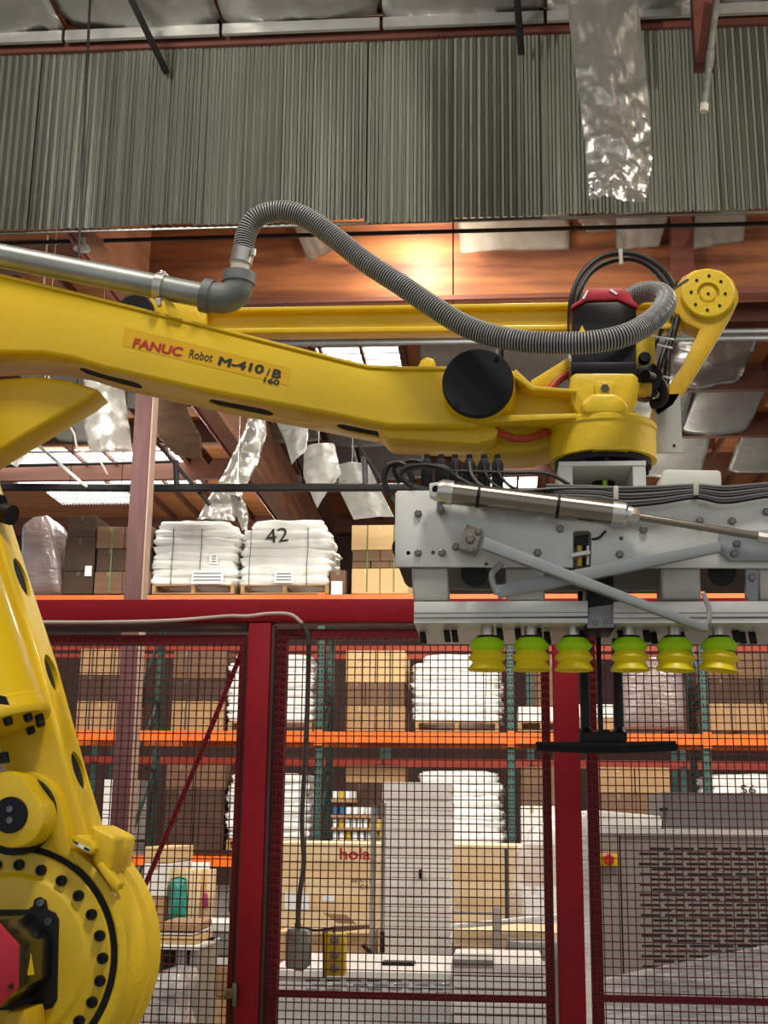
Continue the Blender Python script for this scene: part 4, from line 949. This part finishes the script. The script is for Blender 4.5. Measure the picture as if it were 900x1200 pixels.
for i in range(len(UX) - 1):
    L = UX[i+1] - UX[i] - .02
    for z, zs in ((SH1, 1), (SH2, 1), (SH0, 0)):
        if z == SH0 and i > 1: continue
        link('beam', beam_mesh('rack_orange', L), rk, (UX[i] + .01, RY - .035, z)); link('beam', beam_mesh('rack_orange', L), rk, (UX[i] + .01, RY + RD, z))
        if zs:
            for xx in (UX[i] + .4, (UX[i] + UX[i+1]) / 2, UX[i+1] - .4): ob('cross_bar', box(new(), (xx - .05, RY + .03, z - .05), (xx + .05, RY + RD - .01, z - .006)), 'rack_rust', rk)
    if True:
        for xx in (UX[i],):
            for z in (SH1, SH2): ob('beam_end', box(new(), (xx - .05, RY - .06, z - .17), (xx + .05, RY - .036, z + .02)), 'rack_orange', rk)
# second rack row further back
R2 = 21.5
r2 = thing('rear_pallet_rack', 'second rack row with red-orange beams far behind the first', 'rack', (0, R2 + .5, 0))
ux2 = [-9.2 + 2.45 * k for k in range(8)]
for x in ux2:
    link('upright', mu, r2, (x, R2, 0)); link('upright', mu, r2, (x, R2 + RD, 0))
for i in range(7):
    for z in (W(450, 889, R2).z, W(450, 757, R2).z):
        link('beam', beam_mesh('rack_rust', 2.43, .09), r2, (ux2[i] + .01, R2 - .03, z)); link('beam', beam_mesh('rack_rust', 2.43, .09), r2, (ux2[i] + .01, R2 + RD, z))

# ================================================================== LOADS
def pallet(parent, x0, x1, Y, D, z, h=.12):
    W_ = x1 - x0; n = 6
    p = bpy.data.objects.new('pallet', mesh('pallet', box(new(), (x0, Y, z), (x1, Y + .09, z + .015)), 'pallet')); COL.objects.link(p); p.parent = parent; p.matrix_parent_inverse = Matrix.Translation(-WLOC[parent.name])
    def kid(nm, a, b):
        q = bpy.data.objects.new(nm, mesh(nm, box(new(), a, b), 'pallet')); COL.objects.link(q); q.parent = p
    for k in range(3):
        xx = x0 + (W_ - .05) * k / 2; kid('stringer', (xx, Y, z + .015), (xx + .05, Y + D, z + h - .018))
    for k in range(n):
        yy = Y + (D - .1) * k / (n - 1); kid('deck_board', (x0, yy, z + h - .018), (x1, yy + .1, z + h))
    return p
def bag_mesh(L, D, h, seed):
    b = new(); bmesh.ops.create_cube(b, size=1.0)
    bmesh.ops.subdivide_edges(b, edges=b.edges[:], cuts=7, use_grid_fill=True)
    for v in b.verts:
        x, y, z = v.co * 2
        k = 3.4
        n = (abs(x)**k + abs(y)**k + abs(z)**k) ** (1 / k); m_ = max(abs(x), abs(y), abs(z)); f = m_ / n
        p = Vector((x * (.35 + .65 * f), y * (.35 + .65 * f), z * (.2 + .8 * f)))
        q = Vector((x * 1.6 + seed * 3, y * 1.6, z * 1.2 + seed)); w_ = noise.noise(q) * .16 + noise.noise(q * 2.7) * .16 + noise.noise(q * 5) * .08
        p = p * (1 + w_ * .5); p.z += w_ * .5
        v.co = Vector((p.x * L / 2, p.y * D / 2, p.z * h / 2))
    return b
BAGS = {}
def bag_load(px0, px1, pyt, pyb, layers, label, Y=None, D=1.0, taper=.04, note=None, tags=(), straps=(), m='bag', across=1, dome=.1):
    Y = Y or RY + .02
    a = W(px0, pyb, Y); b = W(px1, pyb, Y); z0 = a.z; ztop = W((px0 + px1) / 2, pyt, Y).z; xm = (a.x + b.x) / 2; wd = b.x - a.x
    t = thing('bag_pallet', label, 'bag stack', (xm, Y + D / 2, z0), 'pallets of white bags')
    pallet(t, a.x + .03, b.x - .03, Y, D, z0)
    zz = z0 + .12; h = (ztop - zz) / layers
    for k in range(layers):
        f = 1 - (dome if k == layers - 1 else taper * (k / layers)) - (.02 if k == 0 else 0)
        ww = wd * f
        for q, (yy, dd) in enumerate(((Y - .02, D * .52), (Y + D * .48, D * .52))):
            for c in range(across):
                key = (round(ww / across, 1), k % 3, q, m)
                s = (k * 3 + q * 7 + c * 5 + len(label)) % 5
                if key + (s,) not in BAGS: BAGS[key + (s,)] = mesh('bag', bag_mesh(1.0, 1.0, 1.0, s + q), m, 80)
                o = bpy.data.objects.new('bag', BAGS[key + (s,)]); COL.objects.link(o); o.parent = t; o.matrix_parent_inverse = Matrix.Translation(-WLOC[t.name])
                o.location = (xm - ww / 2 + ww / across * (c + .5) + random.uniform(-.015, .015), yy + dd / 2 + random.uniform(-.012, .012), zz + h * (k + .5))
                o.scale = (ww / across * 1.03, dd * 1.06, h * 1.45); o.rotation_euler = (0, random.uniform(-.015, .015), random.uniform(-.02, .02))
    for fx_ in straps:
        x = xm + (fx_ - .5) * wd
        st_ = ob('strap', tube(new(), spline([(x, Y + .2, ztop + .02), (x, Y - .02, ztop - h * .8), (x + .01, Y - .055, zz + (ztop - zz) * .6), (x, Y - .06, zz + (ztop - zz) * .3), (x, Y - .05, z0 + .1)], 5), .005, 5), 'strap_dark', t)
    for (x0, y0, x1, y1) in tags:
        p = W(x0, y0, Y - .075); q = W(x1, y1, Y - .075); lb = ob('load_label', box(new(), p, (q.x, Y - .072, q.z)), 'label', t)
        bm = new()
        for i in range(3):
            zl_ = p.z + (q.z - p.z) * (.25 + .25 * i); box(bm, (p.x + .03, Y - .0765, zl_ - .008), (q.x - .03, Y - .0752, zl_ + .008))
        ob('print', bm, 'print_grey', lb)
    if note: lettering(note[0], note[1], note[2], note[3], Y - .07, 'black_text', t, -.3)
    return t
def carton_stack(px0, px1, pyt, pyb, rows, label, Y=None, D=1.0, cols=2, strap=None, with_pallet=False, cat='carton stack'):
    """rows from bottom to top: (share of height, material, columns, inset)"""
    Y = Y or RY + .02
    a = W(px0, pyb, Y); b = W(px1, pyb, Y); z0 = a.z; zt_ = W((px0 + px1) / 2, pyt, Y).z; xm = (a.x + b.x) / 2; wd = b.x - a.x
    t = thing('carton_stack', label, cat, (xm, Y + D / 2, z0), 'stacks of cartons')
    zz = z0
    if with_pallet: pallet(t, a.x, b.x, Y, D, z0); zz += .12
    tot = sum(r[0] for r in rows); Ht = zt_ - zz
    for (f, m, nc, ins) in rows:
        h = Ht * f / tot; x0 = a.x + ins * wd * .5; ww = wd * (1 - ins)
        for c in range(nc):
            for q in range(2):
                xa = x0 + ww * c / nc + .004; xb = x0 + ww * (c + 1) / nc - .004
                ya = Y + ins * .2 + (D - ins * .2) * q / 2 + .003; yb = Y + ins * .2 + (D - ins * .2) * (q + 1) / 2 - .003
                dx = random.uniform(-.006, .006)
                cn = ob('carton', prism(new(), [(xa + dx, ya, zz + .003), (xb + dx, ya, zz + .003), (xb + dx, yb, zz + .003), (xa + dx, yb, zz + .003)], (0, 0, h - .006), .006, 1), m, t)
                if q == 0 and h > .25 and c == 0: ob('tape', box(new(), (((xa + xb) / 2) - .02, ya - .0012, zz + h * .8), ((xa + xb) / 2 + .02, ya + .001, zz + h - .006)), 'tape_' + m if 'tape_' + m in MATS else 'tape', cn)
        zz += h
    if strap:
        for f in (.28, .75):
            x = a.x + wd * f; ob('strap', box(new(), (x - .008, Y - .006, z0 + .02), (x + .008, Y - .002, zt_)), strap, t)
    return t
random.seed(21)
TOP = 696
bag_load(175, 277, 612, TOP, 8, 'white bag stack on the top shelf, left of the one marked 42', tags=((224, 684, 262, 668), (245, 661, 256, 649)), straps=(.25, .58), dome=.14)
bag_load(279, 388, 611, TOP, 7, 'white bag stack on the top shelf with 42 written on its bags', tags=((321, 683, 344, 669),), straps=(.12, .74), note=('42', (312, 637), (338, 634), 17), dome=.22, taper=.1)
carton_stack(411, 478, 615, TOP, [(3.6, 'carton_light', 2, 0), (1, 'carton_dark', 3, .02), (1.6, 'carton_dark', 2, .02), (3.6, 'carton_light', 1, 0)], 'pale strapped carton stack on the top shelf left of the gripper', strap='strap_green')
carton_stack(386, 405, 668, TOP, [(1, 'carton_dark', 1, 0)], 'small brown carton with a white label on the top shelf')
tag(ob('paper_label', box(new(), W(388, 697, RY + .0), (W(401, 697, RY).x, RY + .015, W(401, 681, RY).z)), 'label'), 'white paper label leaning on the small top-shelf carton', 'label')
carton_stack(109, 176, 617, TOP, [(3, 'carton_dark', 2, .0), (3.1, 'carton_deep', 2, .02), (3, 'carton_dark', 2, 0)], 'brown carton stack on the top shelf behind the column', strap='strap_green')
carton_stack(72, 108, 604, TOP, [(2, 'carton_deep', 1, 0), (3, 'carton_deep', 1, 0), (2, 'carton_deep', 1, .05)], 'dark carton stack on the top shelf near the plastic-covered load')
tag(ob('paper_tag', box(new(), W(99, 675, RY + .01), (W(107, 675, RY + .01).x, RY + .019, W(107, 663, RY + .01).z)), 'label'), 'small white tag on the dark carton stack', 'label')
# plastic-covered load
def film_cover(name, pts, Y, D, m, label, cat, amp=.05, seed=1, solid=True):
    """draped cover: outline px extruded with rounded, wrinkled skin"""
    bm = new(); ring = [W(x, y, Y) for x, y in pts]; c = sum(ring, Vector()) / len(ring); L = []
    for k, (f, dy) in enumerate(((.0, 0.0), (.45, 0.0), (.75, .02), (.93, .06), (1.0, .16), (1.0, D * .5), (1.0, D))):
        row = []
        for i in range(len(ring) * 5):
            j = i // 5; u = (i % 5) / 5; p = ring[j].lerp(ring[(j + 1) % len(ring)], u); p = c.lerp(p, f)
            q = p * 3.0 + Vector((seed, seed * 2, dy * 3)); nn = noise.noise(q) + .6 * abs(noise.noise(q * 2.4)); row.append(bm.verts.new((p.x + nn * amp * .4 * f, Y + dy + nn * amp, p.z)))
        L.append(row)
    for A_, B_ in zip(L, L[1:]):
        n = len(A_)
        for i in range(n):
            try: bm.faces.new([A_[i], A_[(i+1) % n], B_[(i+1) % n], B_[i]])
            except ValueError: pass
    bmesh.ops.remove_doubles(bm, verts=bm.verts, dist=.0005); bmesh.ops.recalc_face_normals(bm, faces=bm.faces)
    return tag(ob(name, bm, m, None, 70), label, cat)
film_cover('covered_load', [(24, TOP), (20, 650), (24, 612), (36, 602), (48, 600), (56, 614), (63, 636), (69, 662), (68, TOP)], RY - .05, .9, 'wrapped', 'tall load under a wrinkled clear plastic hood on the top shelf', 'covered load', .06)
# ---- middle shelf
MID = 857
carton_stack(88, 143, 760, MID, [(3.6, 'carton', 1, .0), (3, 'carton_deep', 2, .0), (3.2, 'carton', 1, 0)], 'brown carton stack on the middle shelf beside the slotted yellow link', strap='strap_dark')
carton_stack(199, 262, 762, MID, [(3.6, 'carton', 2, .0), (2.6, 'carton_deep', 2, .02), (3.4, 'carton_dark', 2, 0)], 'brown carton stack on the middle shelf behind the red stay', strap='strap_dark')
bag_load(264, 368, 768, MID, 8, 'white bag stack on the middle shelf behind the first red post', dome=.12)
carton_stack(404, 474, 762, MID, [(3, 'carton', 2, 0), (2.6, 'carton_dark', 3, .02), (3.8, 'carton_light', 2, 0)], 'tan carton stack on the middle shelf left of the domed bag stack', strap='strap_dark')
bag_load(483, 588, 768, MID, 8, 'domed white bag stack on the middle shelf under the leftmost suction cup', dome=.22, straps=(.2, .82))
carton_stack(628, 668, 768, MID - 30, [(1, 'carton_dark', 1, 0)], 'brown carton on the middle shelf just left of the second red post', Y=RY + .1)
carton_stack(607, 664, 828, MID, [(1, 'white_panel', 2, 0)], 'low white carton pair on the middle shelf left of the second red post', with_pallet=True)
carton_stack(672, 722, 825, MID, [(1, 'carton', 3, 0), (1, 'white_panel', 2, .05)], 'low pile of cartons on the middle shelf behind the brush rods')
film_cover('wrapped_load', [(728, MID), (727, 812), (729, 772), (764, 768), (802, 771), (806, 815), (807, MID)], RY - .03, .95, 'wrapped', 'mauve stretch-wrapped load on the middle shelf under the right-hand cups', 'wrapped load', .03, 5)
carton_stack(832, 925, 765, MID, [(3.4, 'carton', 3, 0), (3, 'carton_deep', 3, .02), (3.2, 'carton_dark', 3, 0)], 'wide brown carton stack on the middle shelf at the right edge', strap='strap_dark')
# ---- ground loads
FL = W(450, 1112, RY).z
def gpx(px, py): return (px, py)
BOTP = 1086
carton_stack(110, 140, 912, BOTP, [(1, 'white_panel', 1, 0)] * 4, 'white carton stack on the floor at the column foot')
carton_stack(190, 260, 895, 996, [(2.4, 'carton_deep', 2, 0), (3, 'carton_deep', 2, .02), (2.4, 'carton_dark', 2, 0)], 'dark brown carton stack on the low shelf below the middle beam')
bag_load(262, 362, 908, 996, 7, 'white bag stack on the low shelf behind the first red post', dome=.12)
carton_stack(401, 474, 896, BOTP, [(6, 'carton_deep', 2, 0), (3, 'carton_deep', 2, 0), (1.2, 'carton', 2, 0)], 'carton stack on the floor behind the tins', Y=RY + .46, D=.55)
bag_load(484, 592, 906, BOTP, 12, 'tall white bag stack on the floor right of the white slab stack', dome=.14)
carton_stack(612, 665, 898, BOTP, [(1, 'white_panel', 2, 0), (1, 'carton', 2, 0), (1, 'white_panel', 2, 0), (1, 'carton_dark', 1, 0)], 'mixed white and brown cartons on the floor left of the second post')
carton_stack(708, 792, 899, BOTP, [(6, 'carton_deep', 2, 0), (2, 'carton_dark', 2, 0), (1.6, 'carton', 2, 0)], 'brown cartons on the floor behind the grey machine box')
bag_load(838, 935, 910, BOTP, 12, 'white bag stack on the floor marked 56, behind the machine', note=('56', (868, 930), (886, 930), 10), dome=.06)
# tins and jars on trays
random.seed(4)
for r_i, (x0, x1, yb) in enumerate(((388, 416, 940), (388, 442, 958), (388, 446, 973), (388, 450, 988))):
    Yt = RY + .05; a = W(x0, yb, Yt); b = W(x1, yb, Yt); h = W(x0, yb - 14, Yt).z - a.z
    t = thing('tray_of_tins', ('top', 'second', 'third', 'lowest')[r_i] + ' tray of coloured tins beside the white slab stack', 'tray', ((a.x + b.x) / 2, Yt + .15, a.z), 'trays of tins')
    ob('tray', box(new(), (a.x, Yt, a.z), (b.x, Yt + .32, a.z + h * .25)), 'carton', t)
    n = int((x1 - x0) / 7)
    for k in range(n):
        x = a.x + (b.x - a.x) * (k + .5) / n; m = random.choice(('label', 'label', 'can_yellow', 'can_blue', 'label', 'bag_grey'))
        for yy in (Yt + .08, Yt + .22):
            c = ob('tin', cyl(new(), (x, yy, a.z + h * .26), (x, yy, a.z + h * .95), .032, seg=14), m, t)
            if yy < Yt + .1: ob('lid', cyl(new(), (x, yy, a.z + h * .95), (x, yy, a.z + h * .99), .030, seg=14), 'steel_light', c)
a = W(386, 988, RY + .04); b = W(452, 988, RY)
t = thing('tin_stand', 'brown carton base under the trays of tins', 'carton', ((a.x + b.x) / 2, RY + .2, FL))
ob('carton', box(new(), (a.x, RY + .04, FL), (b.x, RY + .4, a.z - .003)), 'carton_dark', t)

# ================================================================== GOODS BETWEEN FENCE AND RACK
# plywood crate
KY = 11.0
a = W(318, 990, KY); b = W(612, 992, KY); zc0 = W(450, 1118, KY).z
kr = thing('plywood_crate', 'long pale board crate with red hola lettering behind the middle mesh', 'crate', ((a.x + b.x) / 2, KY + .5, max(0, zc0)))
nb = 9; zc0 = .10
ob('core', box(new(), (a.x + .02, KY + .024, zc0), (b.x - .02, KY + 1.1, a.z - .01)), 'carton_dark', kr)
bh = (a.z - zc0) / nb
for k in range(nb): ob('board', box(new(), (a.x, KY, zc0 + bh * k + .003), (b.x, KY + .022, zc0 + bh * (k + 1) - .003)), ('crate_wood', 'crate_wood_b')[k % 2], kr)
ob('top_board', box(new(), (a.x - .01, KY - .01, a.z), (b.x + .01, KY + 1.12, a.z + .02)), 'crate_wood', kr)
for k in range(4): xx = a.x + (b.x - a.x - .1) * k / 3; ob('skid', box(new(), (xx, KY, 0), (xx + .1, KY + 1.1, zc0)), 'pallet', kr)
lettering('hola', (398, 1007), (434, 1007), 13, KY - .002, 'red_text', kr, .4)
lettering('BERNY', (412, 1034), (436, 1034), 5, KY - .002, 'black_text', kr, -.1)
lettering('CA', (422, 1042), (432, 1042), 5, KY - .002, 'black_text', kr, -.1)
for x0, y0, x1, y1 in ((334, 1046, 362, 1066), (378, 1048, 392, 1056)):
    p = W(x0, y0, KY - .003); q = W(x1, y1, KY - .003); ob('paper_label', box(new(), p, (q.x, KY - .001, q.z)), 'label', kr)
ob('strap', box(new(), (W(593, 1000, KY).x - .012, KY - .006, zc0), (W(593, 1000, KY).x + .012, KY - .001, a.z + .02)), 'strap_dark', kr)
# white slab stack
SY = 9.0
a = W(449, 916, SY); b = W(528, 912, SY)
sl = thing('slab_stack', 'tall stack of white flat slabs behind the middle mesh', 'slab stack', ((a.x + b.x) / 2, SY + .4, 0))
n = 26; hh = (a.z - .1) / n; random.seed(9)
for k in range(n):
    dx = random.uniform(-.006, .006); ob('slab', prism(new(), [(a.x + dx, SY, .1 + hh * k), (b.x + dx, SY, .1 + hh * k), (b.x + dx, SY + .8, .1 + hh * k), (a.x + dx, SY + .8, .1 + hh * k)], (0, 0, hh - .003), .004, 1), ('white_warm', 'white_panel')[k % 2], sl)
ob('dolly', box(new(), (a.x, SY, 0), (b.x, SY + .8, .098)), 'pallet', sl)
xh = W(493, 1024, SY); ob('hook_mark', box(new(), (xh.x - .012, SY - .02, xh.z - .03), (xh.x + .012, SY - .002, xh.z + .03)), 'black', sl)
# slim steel frame beside it
t = thing('steel_stand', 'slim grey two-post steel stand left of the white slab stack', 'stand', (W(444, 1130, 8.4).x, 8.4, 0))
for x0, x1, y in ((435, 441, 944), (447, 452, 941)): p = W(x0, y, 8.4); q = W(x1, y, 8.4); ob('post', box(new(), (p.x, 8.4, 0), (q.x, 8.44, p.z)), 'gal', t)
p = W(437, 980, 8.4); q = W(452, 984, 8.4); ob('spacer', box(new(), (p.x, 8.405, q.z), (q.x, 8.435, p.z)), 'gal', t)
ob('lever', tube(new(), [W(425, 1107, 8.38), W(437, 1120, 8.38)], .013, 8), 'black', t); ob('lever', tube(new(), [W(448, 1092, 8.38), W(448, 1116, 8.38)], .016, 8), 'black', t)
ob('pivot', cyl(new(), W(437, 1120, 8.36), W(437, 1120, 8.4), .02), 'bolt', t); ob('foot', box(new(), (W(430, 1150, 8.4).x, 8.2, 0), (W(456, 1150, 8.4).x, 8.7, .03)), 'gal', t)
# open carton with flaps
t = thing('open_carton', 'open cardboard box with raised flaps behind the yellow button station', 'carton', (W(380, 1130, 8.8).x, 9.0, 0))
p = W(326, 1088, 8.8); q = W(436, 1088, 8.8); ob('body', box(new(), (p.x, 8.8, 0), (q.x, 9.3, p.z - .02)), 'carton_light', t)
ob('flap', pxp(new(), [(378, 1070), (406, 1072), (418, 1083), (396, 1082)], 8.8, 8.81), 'carton', t)
ob('flap', pxp(new(), [(362, 1092), (390, 1086), (436, 1084), (434, 1088), (400, 1092)], 8.7, 8.76), 'carton_dark', t)
# slotted white pallet load with film
PY = 7.2
a = W(322, 1136, PY); b = W(530, 1138, PY)
t = thing('slotted_white_load', 'low white slotted load under film at the bottom middle', 'wrapped load', ((a.x + b.x) / 2, PY + .4, 0))
ob('body', box(new(), (a.x, PY, 0), (b.x, PY + .9, a.z - .04)), 'white_warm', t)
ob('top_sheet', box(new(), (a.x - .02, PY - .02, a.z - .038), (b.x, PY + .92, a.z)), 'white_panel', t)
p = W(448, 1128, PY + .3); ob('black_tray', box(new(), (W(447, 1130, PY + .3).x, PY + .3, a.z), (W(485, 1130, PY + .3).x, PY + .45, a.z + .015)), 'black', t)
bm = new()
for r in range(4):
    for k in range(8):
        x = 358 + k * 24 + (r % 2) * 8; y = 1148 + r * 5
        if x < 515: pxp(bm, [(x, y), (x + 17, y + .4), (x + 17, y + 2.8), (x, y + 2.4)], PY - .003, PY + .002)
ob('slots', bm, 'slot', t)['kind'] = 'stuff'
bm = new(); crumple(bm, [W(318, 1150, PY - .1), W(532, 1150, PY - .1), W(540, 1230, PY - .12), (W(310, 1230, PY - .12))], 40, 24, .035, 4.0, 0, 3, .002)
tag(ob('stretch_film', bm, 'film_thin', None, 60), 'shiny clear film over the low slotted white load', 'plastic film')
# white layered stack at the right of the middle panel
a = W(530, 1128, 7.0); b = W(640, 1130, 7.0)
t = thing('white_board_stack', 'stack of white boards at the bottom, left of the second red post', 'board stack', ((a.x + b.x) / 2, 7.4, 0))
n = 12; hh = (a.z - .04) / n
for k in range(n): dx = random.uniform(-.008, .008); ob('board', prism(new(), [(a.x + dx, 7, .04 + hh * k), (b.x + dx, 7, .04 + hh * k), (b.x + dx, 7.8, .04 + hh * k), (a.x + dx, 7.8, .04 + hh * k)], (0, 0, hh - .006), .005, 1), ('white_panel', 'white_warm')[k % 2], t)
ob('skid', box(new(), (a.x, 7, 0), (b.x, 7.8, .038)), 'pallet', t)
ob('steel_edge', box(new(), (a.x, 6.98, a.z - .004), (W(578, 1122, 7.0).x, 7.3, a.z + .018)), 'cabinet_grey', t)
# conveyor behind it
t = thing('conveyor_section', 'pale conveyor section with a rounded grey guide post', 'conveyor', (W(600, 1110, 8.2).x, 8.5, 0))
p = W(530, 1074, 8.2); q = W(660, 1068, 8.2)
ob('side_rail', pxp(new(), [(528, 1084), (645, 1072), (660, 1071), (660, 1078), (528, 1089)], 8.2, 8.26, .004), 'white_panel', t)
ob('bed', box(new(), (p.x, 8.3, W(600, 1110, 8.3).z), (q.x, 9.0, W(600, 1092, 8.3).z)), 'crate_wood', t)
ob('guide_post', pxp(new(), [(577, 1126), (577, 1068), (579, 1063), (584, 1062), (587, 1066), (588, 1126)], 8.0, 8.06, .006), 'taupe', t)
ob('motor_box', pxp(new(), [(595, 1102), (612, 1104), (640, 1104), (660, 1104), (660, 1126), (590, 1126)], 8.05, 8.3, .006), 'cabinet_grey', t)
ob('rail', pxp(new(), [(530, 1068), (585, 1069), (585, 1072), (530, 1071)], 8.1, 8.14), 'cabinet_grey', t)
for x in (535, 655): pp_ = W(x, 1100, 8.5).x; ob('leg', box(new(), (pp_ - .03, 8.5, 0), (pp_ + .03, 8.56, W(600, 1110, 8.3).z)), 'cabinet_grey', t)
film_cover('film_covered_load', [(598, 1258), (598, 1100), (598, 1040), (606, 1000), (622, 975), (645, 955), (700, 948), (702, 1070), (704, 1258)], 9.4, .8, 'film', 'pale film-draped load behind the second red post', 'covered load', .05, 8)
# ---- machine on the right
MY = 6.4
a = W(702, 978, MY); b = W(1010, 978, MY); zt_ = a.z
mc = thing('slotted_machine', 'taupe machine cabinet with rows of slots behind the right mesh panel', 'machine', ((a.x + b.x) / 2, MY + .4, 0))
x1_ = W(727, 1000, MY).x
ob('end_post', box(new(), (a.x, MY - .01, 0), (x1_ - .006, MY + .8, zt_)), 'taupe', mc)
ob('door', box(new(), (x1_ + .002, MY, .02), (b.x, MY + .8, zt_)), 'taupe', mc)
ob('door_gap', box(new(), (x1_ - .006, MY + .012, .02), (x1_ + .002, MY + .8, zt_)), 'dark_hole', mc)
ob('top_sheet', box(new(), (a.x, MY - .02, zt_), (b.x, MY + .85, zt_ + .03)), 'white_panel', mc)
bm = new()
for r in range(30):
    y = 993 + r * 6.0
    if y > 1195: break
    off = 0 if r % 2 else 14
    for k in range(9):
        x = 748 + off + k * 28 + (1 if r % 3 else 0) + r * .18
        pxp(bm, [(x, y), (x + 23, y + .4), (x + 23, y + 3.2), (x, y + 2.8)], MY - .002, MY + .002)
ob('slots', bm, 'slot', mc)['kind'] = 'stuff'
pe = ob('emergency_stop', pxp(new(), [(704, 1000), (724, 1001), (724, 1016), (704, 1015)], MY - .05, MY - .012, .003), 'box_yellow', mc)
ob('stop_button', lathe(new(), W(713.5, 1007, MY - .1), (0, 1, 0), [(0, 0), (.02, 0), (.027, .008), (.026, .02), (.016, .03), (.016, .05), (0, .05)], 24), 'estop_red', pe)
p = W(772, 929, MY + .25); q = W(1010, 974, MY + .25)
gb = thing('grey_machine_box', 'long grey box lying on top of the slotted machine', 'box', ((p.x + q.x) / 2, MY + .4, zt_ + .03))
ob('body', box(new(), (p.x, MY + .12, zt_ + .031), (q.x, MY + .7, p.z)), 'taupe_dark', gb)
ob('handle', pxp(new(), [(772, 947), (782, 946), (783, 950), (774, 951)], MY + .09, MY + .12, .003), 'black', gb)
p = W(696, 950, MY + .3); q = W(772, 954, MY + .3)
tag(ob('white_cover', prism(new(), [(p.x, MY + .1, zt_ + .031), (q.x - .01, MY + .1, zt_ + .031), (q.x - .01, MY + .1, q.z - .01), (p.x, MY + .1, p.z)], (0, .6, 0), .012), 'white_panel'), 'white moulded cover on the machine left of the grey box', 'cover')
bm = new(); crumple(bm, [W(696, 1148, MY - .15), W(1010, 1085, MY - .15), W(1010, 1240, MY - .2), W(696, 1240, MY - .2)], 50, 26, .03, 3.5, 0, 6, .002)
tag(ob('stretch_film', bm, 'film', None, 60), 'shiny stretch film slanting across the foot of the slotted machine', 'plastic film')

# ---- left bottom corner, behind the fence
random.seed(33)
LY = 12.0
carton_stack(163, 192, 992, 1110, [(3, 'carton', 1, 0), (2, 'white_panel', 1, 0), (1, 'carton_light', 1, 0)], 'tall narrow carton pile beside the yellow hub', Y=LY)
t = thing('display_panel', 'tan board with upright battens behind the lower end of the red stay', 'board', (W(225, 1080, LY).x, LY, 0))
p = W(192, 1018, LY); q = W(250, 1018, LY); ob('board', box(new(), (p.x, LY + .1, 0), (q.x, LY + .14, p.z)), 'crate_wood_b', t)
for x0, x1 in ((217, 225), (226, 234), (242, 249)): ob('batten', box(new(), (W(x0, 1020, LY).x, LY + .04, 0), (W(x1, 1020, LY).x, LY + .098, W(x0, 1020, LY).z)), 'crate_wood', t)
film_cover('teal_bag', [(195, 1082), (196, 1050), (198, 1030), (207, 1028), (216, 1030), (217, 1055), (216, 1082)], LY - .06, .14, 'teal_plastic', 'teal translucent plastic bag hanging on the tan board', 'bag', .03, 2)
tag(ob('magenta_pouch', pxp(new(), [(237, 1048), (242, 1046), (243, 1062), (237, 1066)], LY - .02, LY + .03, .01), 'magenta'), 'small magenta pouch between the tan battens', 'pouch')
tag(ob('rack_label', box(new(), W(222, 1018, RY - .06), (W(247, 1018, RY).x, RY - .055, W(222, 1010, RY - .06).z)), 'label'), 'white printed strip under the low orange beam', 'label')
LZ = 9.0
t = thing('grey_tote', 'pale grey lidded tote on cartons left of the first red post', 'tote', (W(250, 1100, LZ).x, LZ + .3, W(250, 1120, LZ).z))
p = W(231, 1082, LZ); q = W(272, 1082, LZ); z0 = W(250, 1120, LZ).z
ob('body', prism(new(), [(p.x + .02, LZ + .02, z0), (q.x - .01, LZ + .02, z0), (q.x, LZ + .02, p.z - .05), (p.x, LZ + .02, p.z - .05)], (0, .45, 0), .01), 'cabinet_grey', t)
ob('lid', box(new(), (p.x - .015, LZ, p.z - .048), (q.x + .015, LZ + .5, p.z)), 'white_panel', t)
carton_stack(230, 272, 1121, 1205, [(1, 'carton_light', 1, 0), (1, 'carton', 2, 0), (.3, 'white_panel', 1, 0)], 'open-topped tan cartons under the grey tote', Y=LZ, D=.5)
carton_stack(182, 229, 1082, 1107, [(1, 'carton_light', 1, 0), (.4, 'label', 1, .05), (1, 'carton', 1, 0)], 'flat cartons lying on the grey glazed cabinet', Y=8.0, D=.5)
p = W(180, 1108, 7.9); q = W(231, 1108, 7.9)
t = thing('glazed_cabinet', 'grey framed cabinet behind the left mesh beside the yellow hub', 'cabinet', ((p.x + q.x) / 2, 8.2, 0))
ob('back', box(new(), (p.x, 8.3, 0), (q.x, 8.5, p.z)), 'cabinet_grey', t)
for x0, x1 in ((180, 187), (207, 212), (213, 219), (223, 231)): ob('post', box(new(), (W(x0, 1110, 7.9).x, 7.9, 0), (W(x1, 1110, 7.9).x, 8.29, p.z - .02)), ('taupe', 'cabinet_grey')[x0 % 2], t)
ob('top', box(new(), (p.x - .01, 7.88, p.z - .019), (q.x + .01, 8.5, p.z)), 'white_panel', t)
film_cover('film_bundle', [(140, 1215), (150, 1172), (166, 1148), (186, 1142), (204, 1146), (210, 1160), (200, 1182), (206, 1215)], 7.2, .5, 'film', 'crumpled clear film bundle beside the bottom of the yellow hub', 'plastic film', .07, 12)
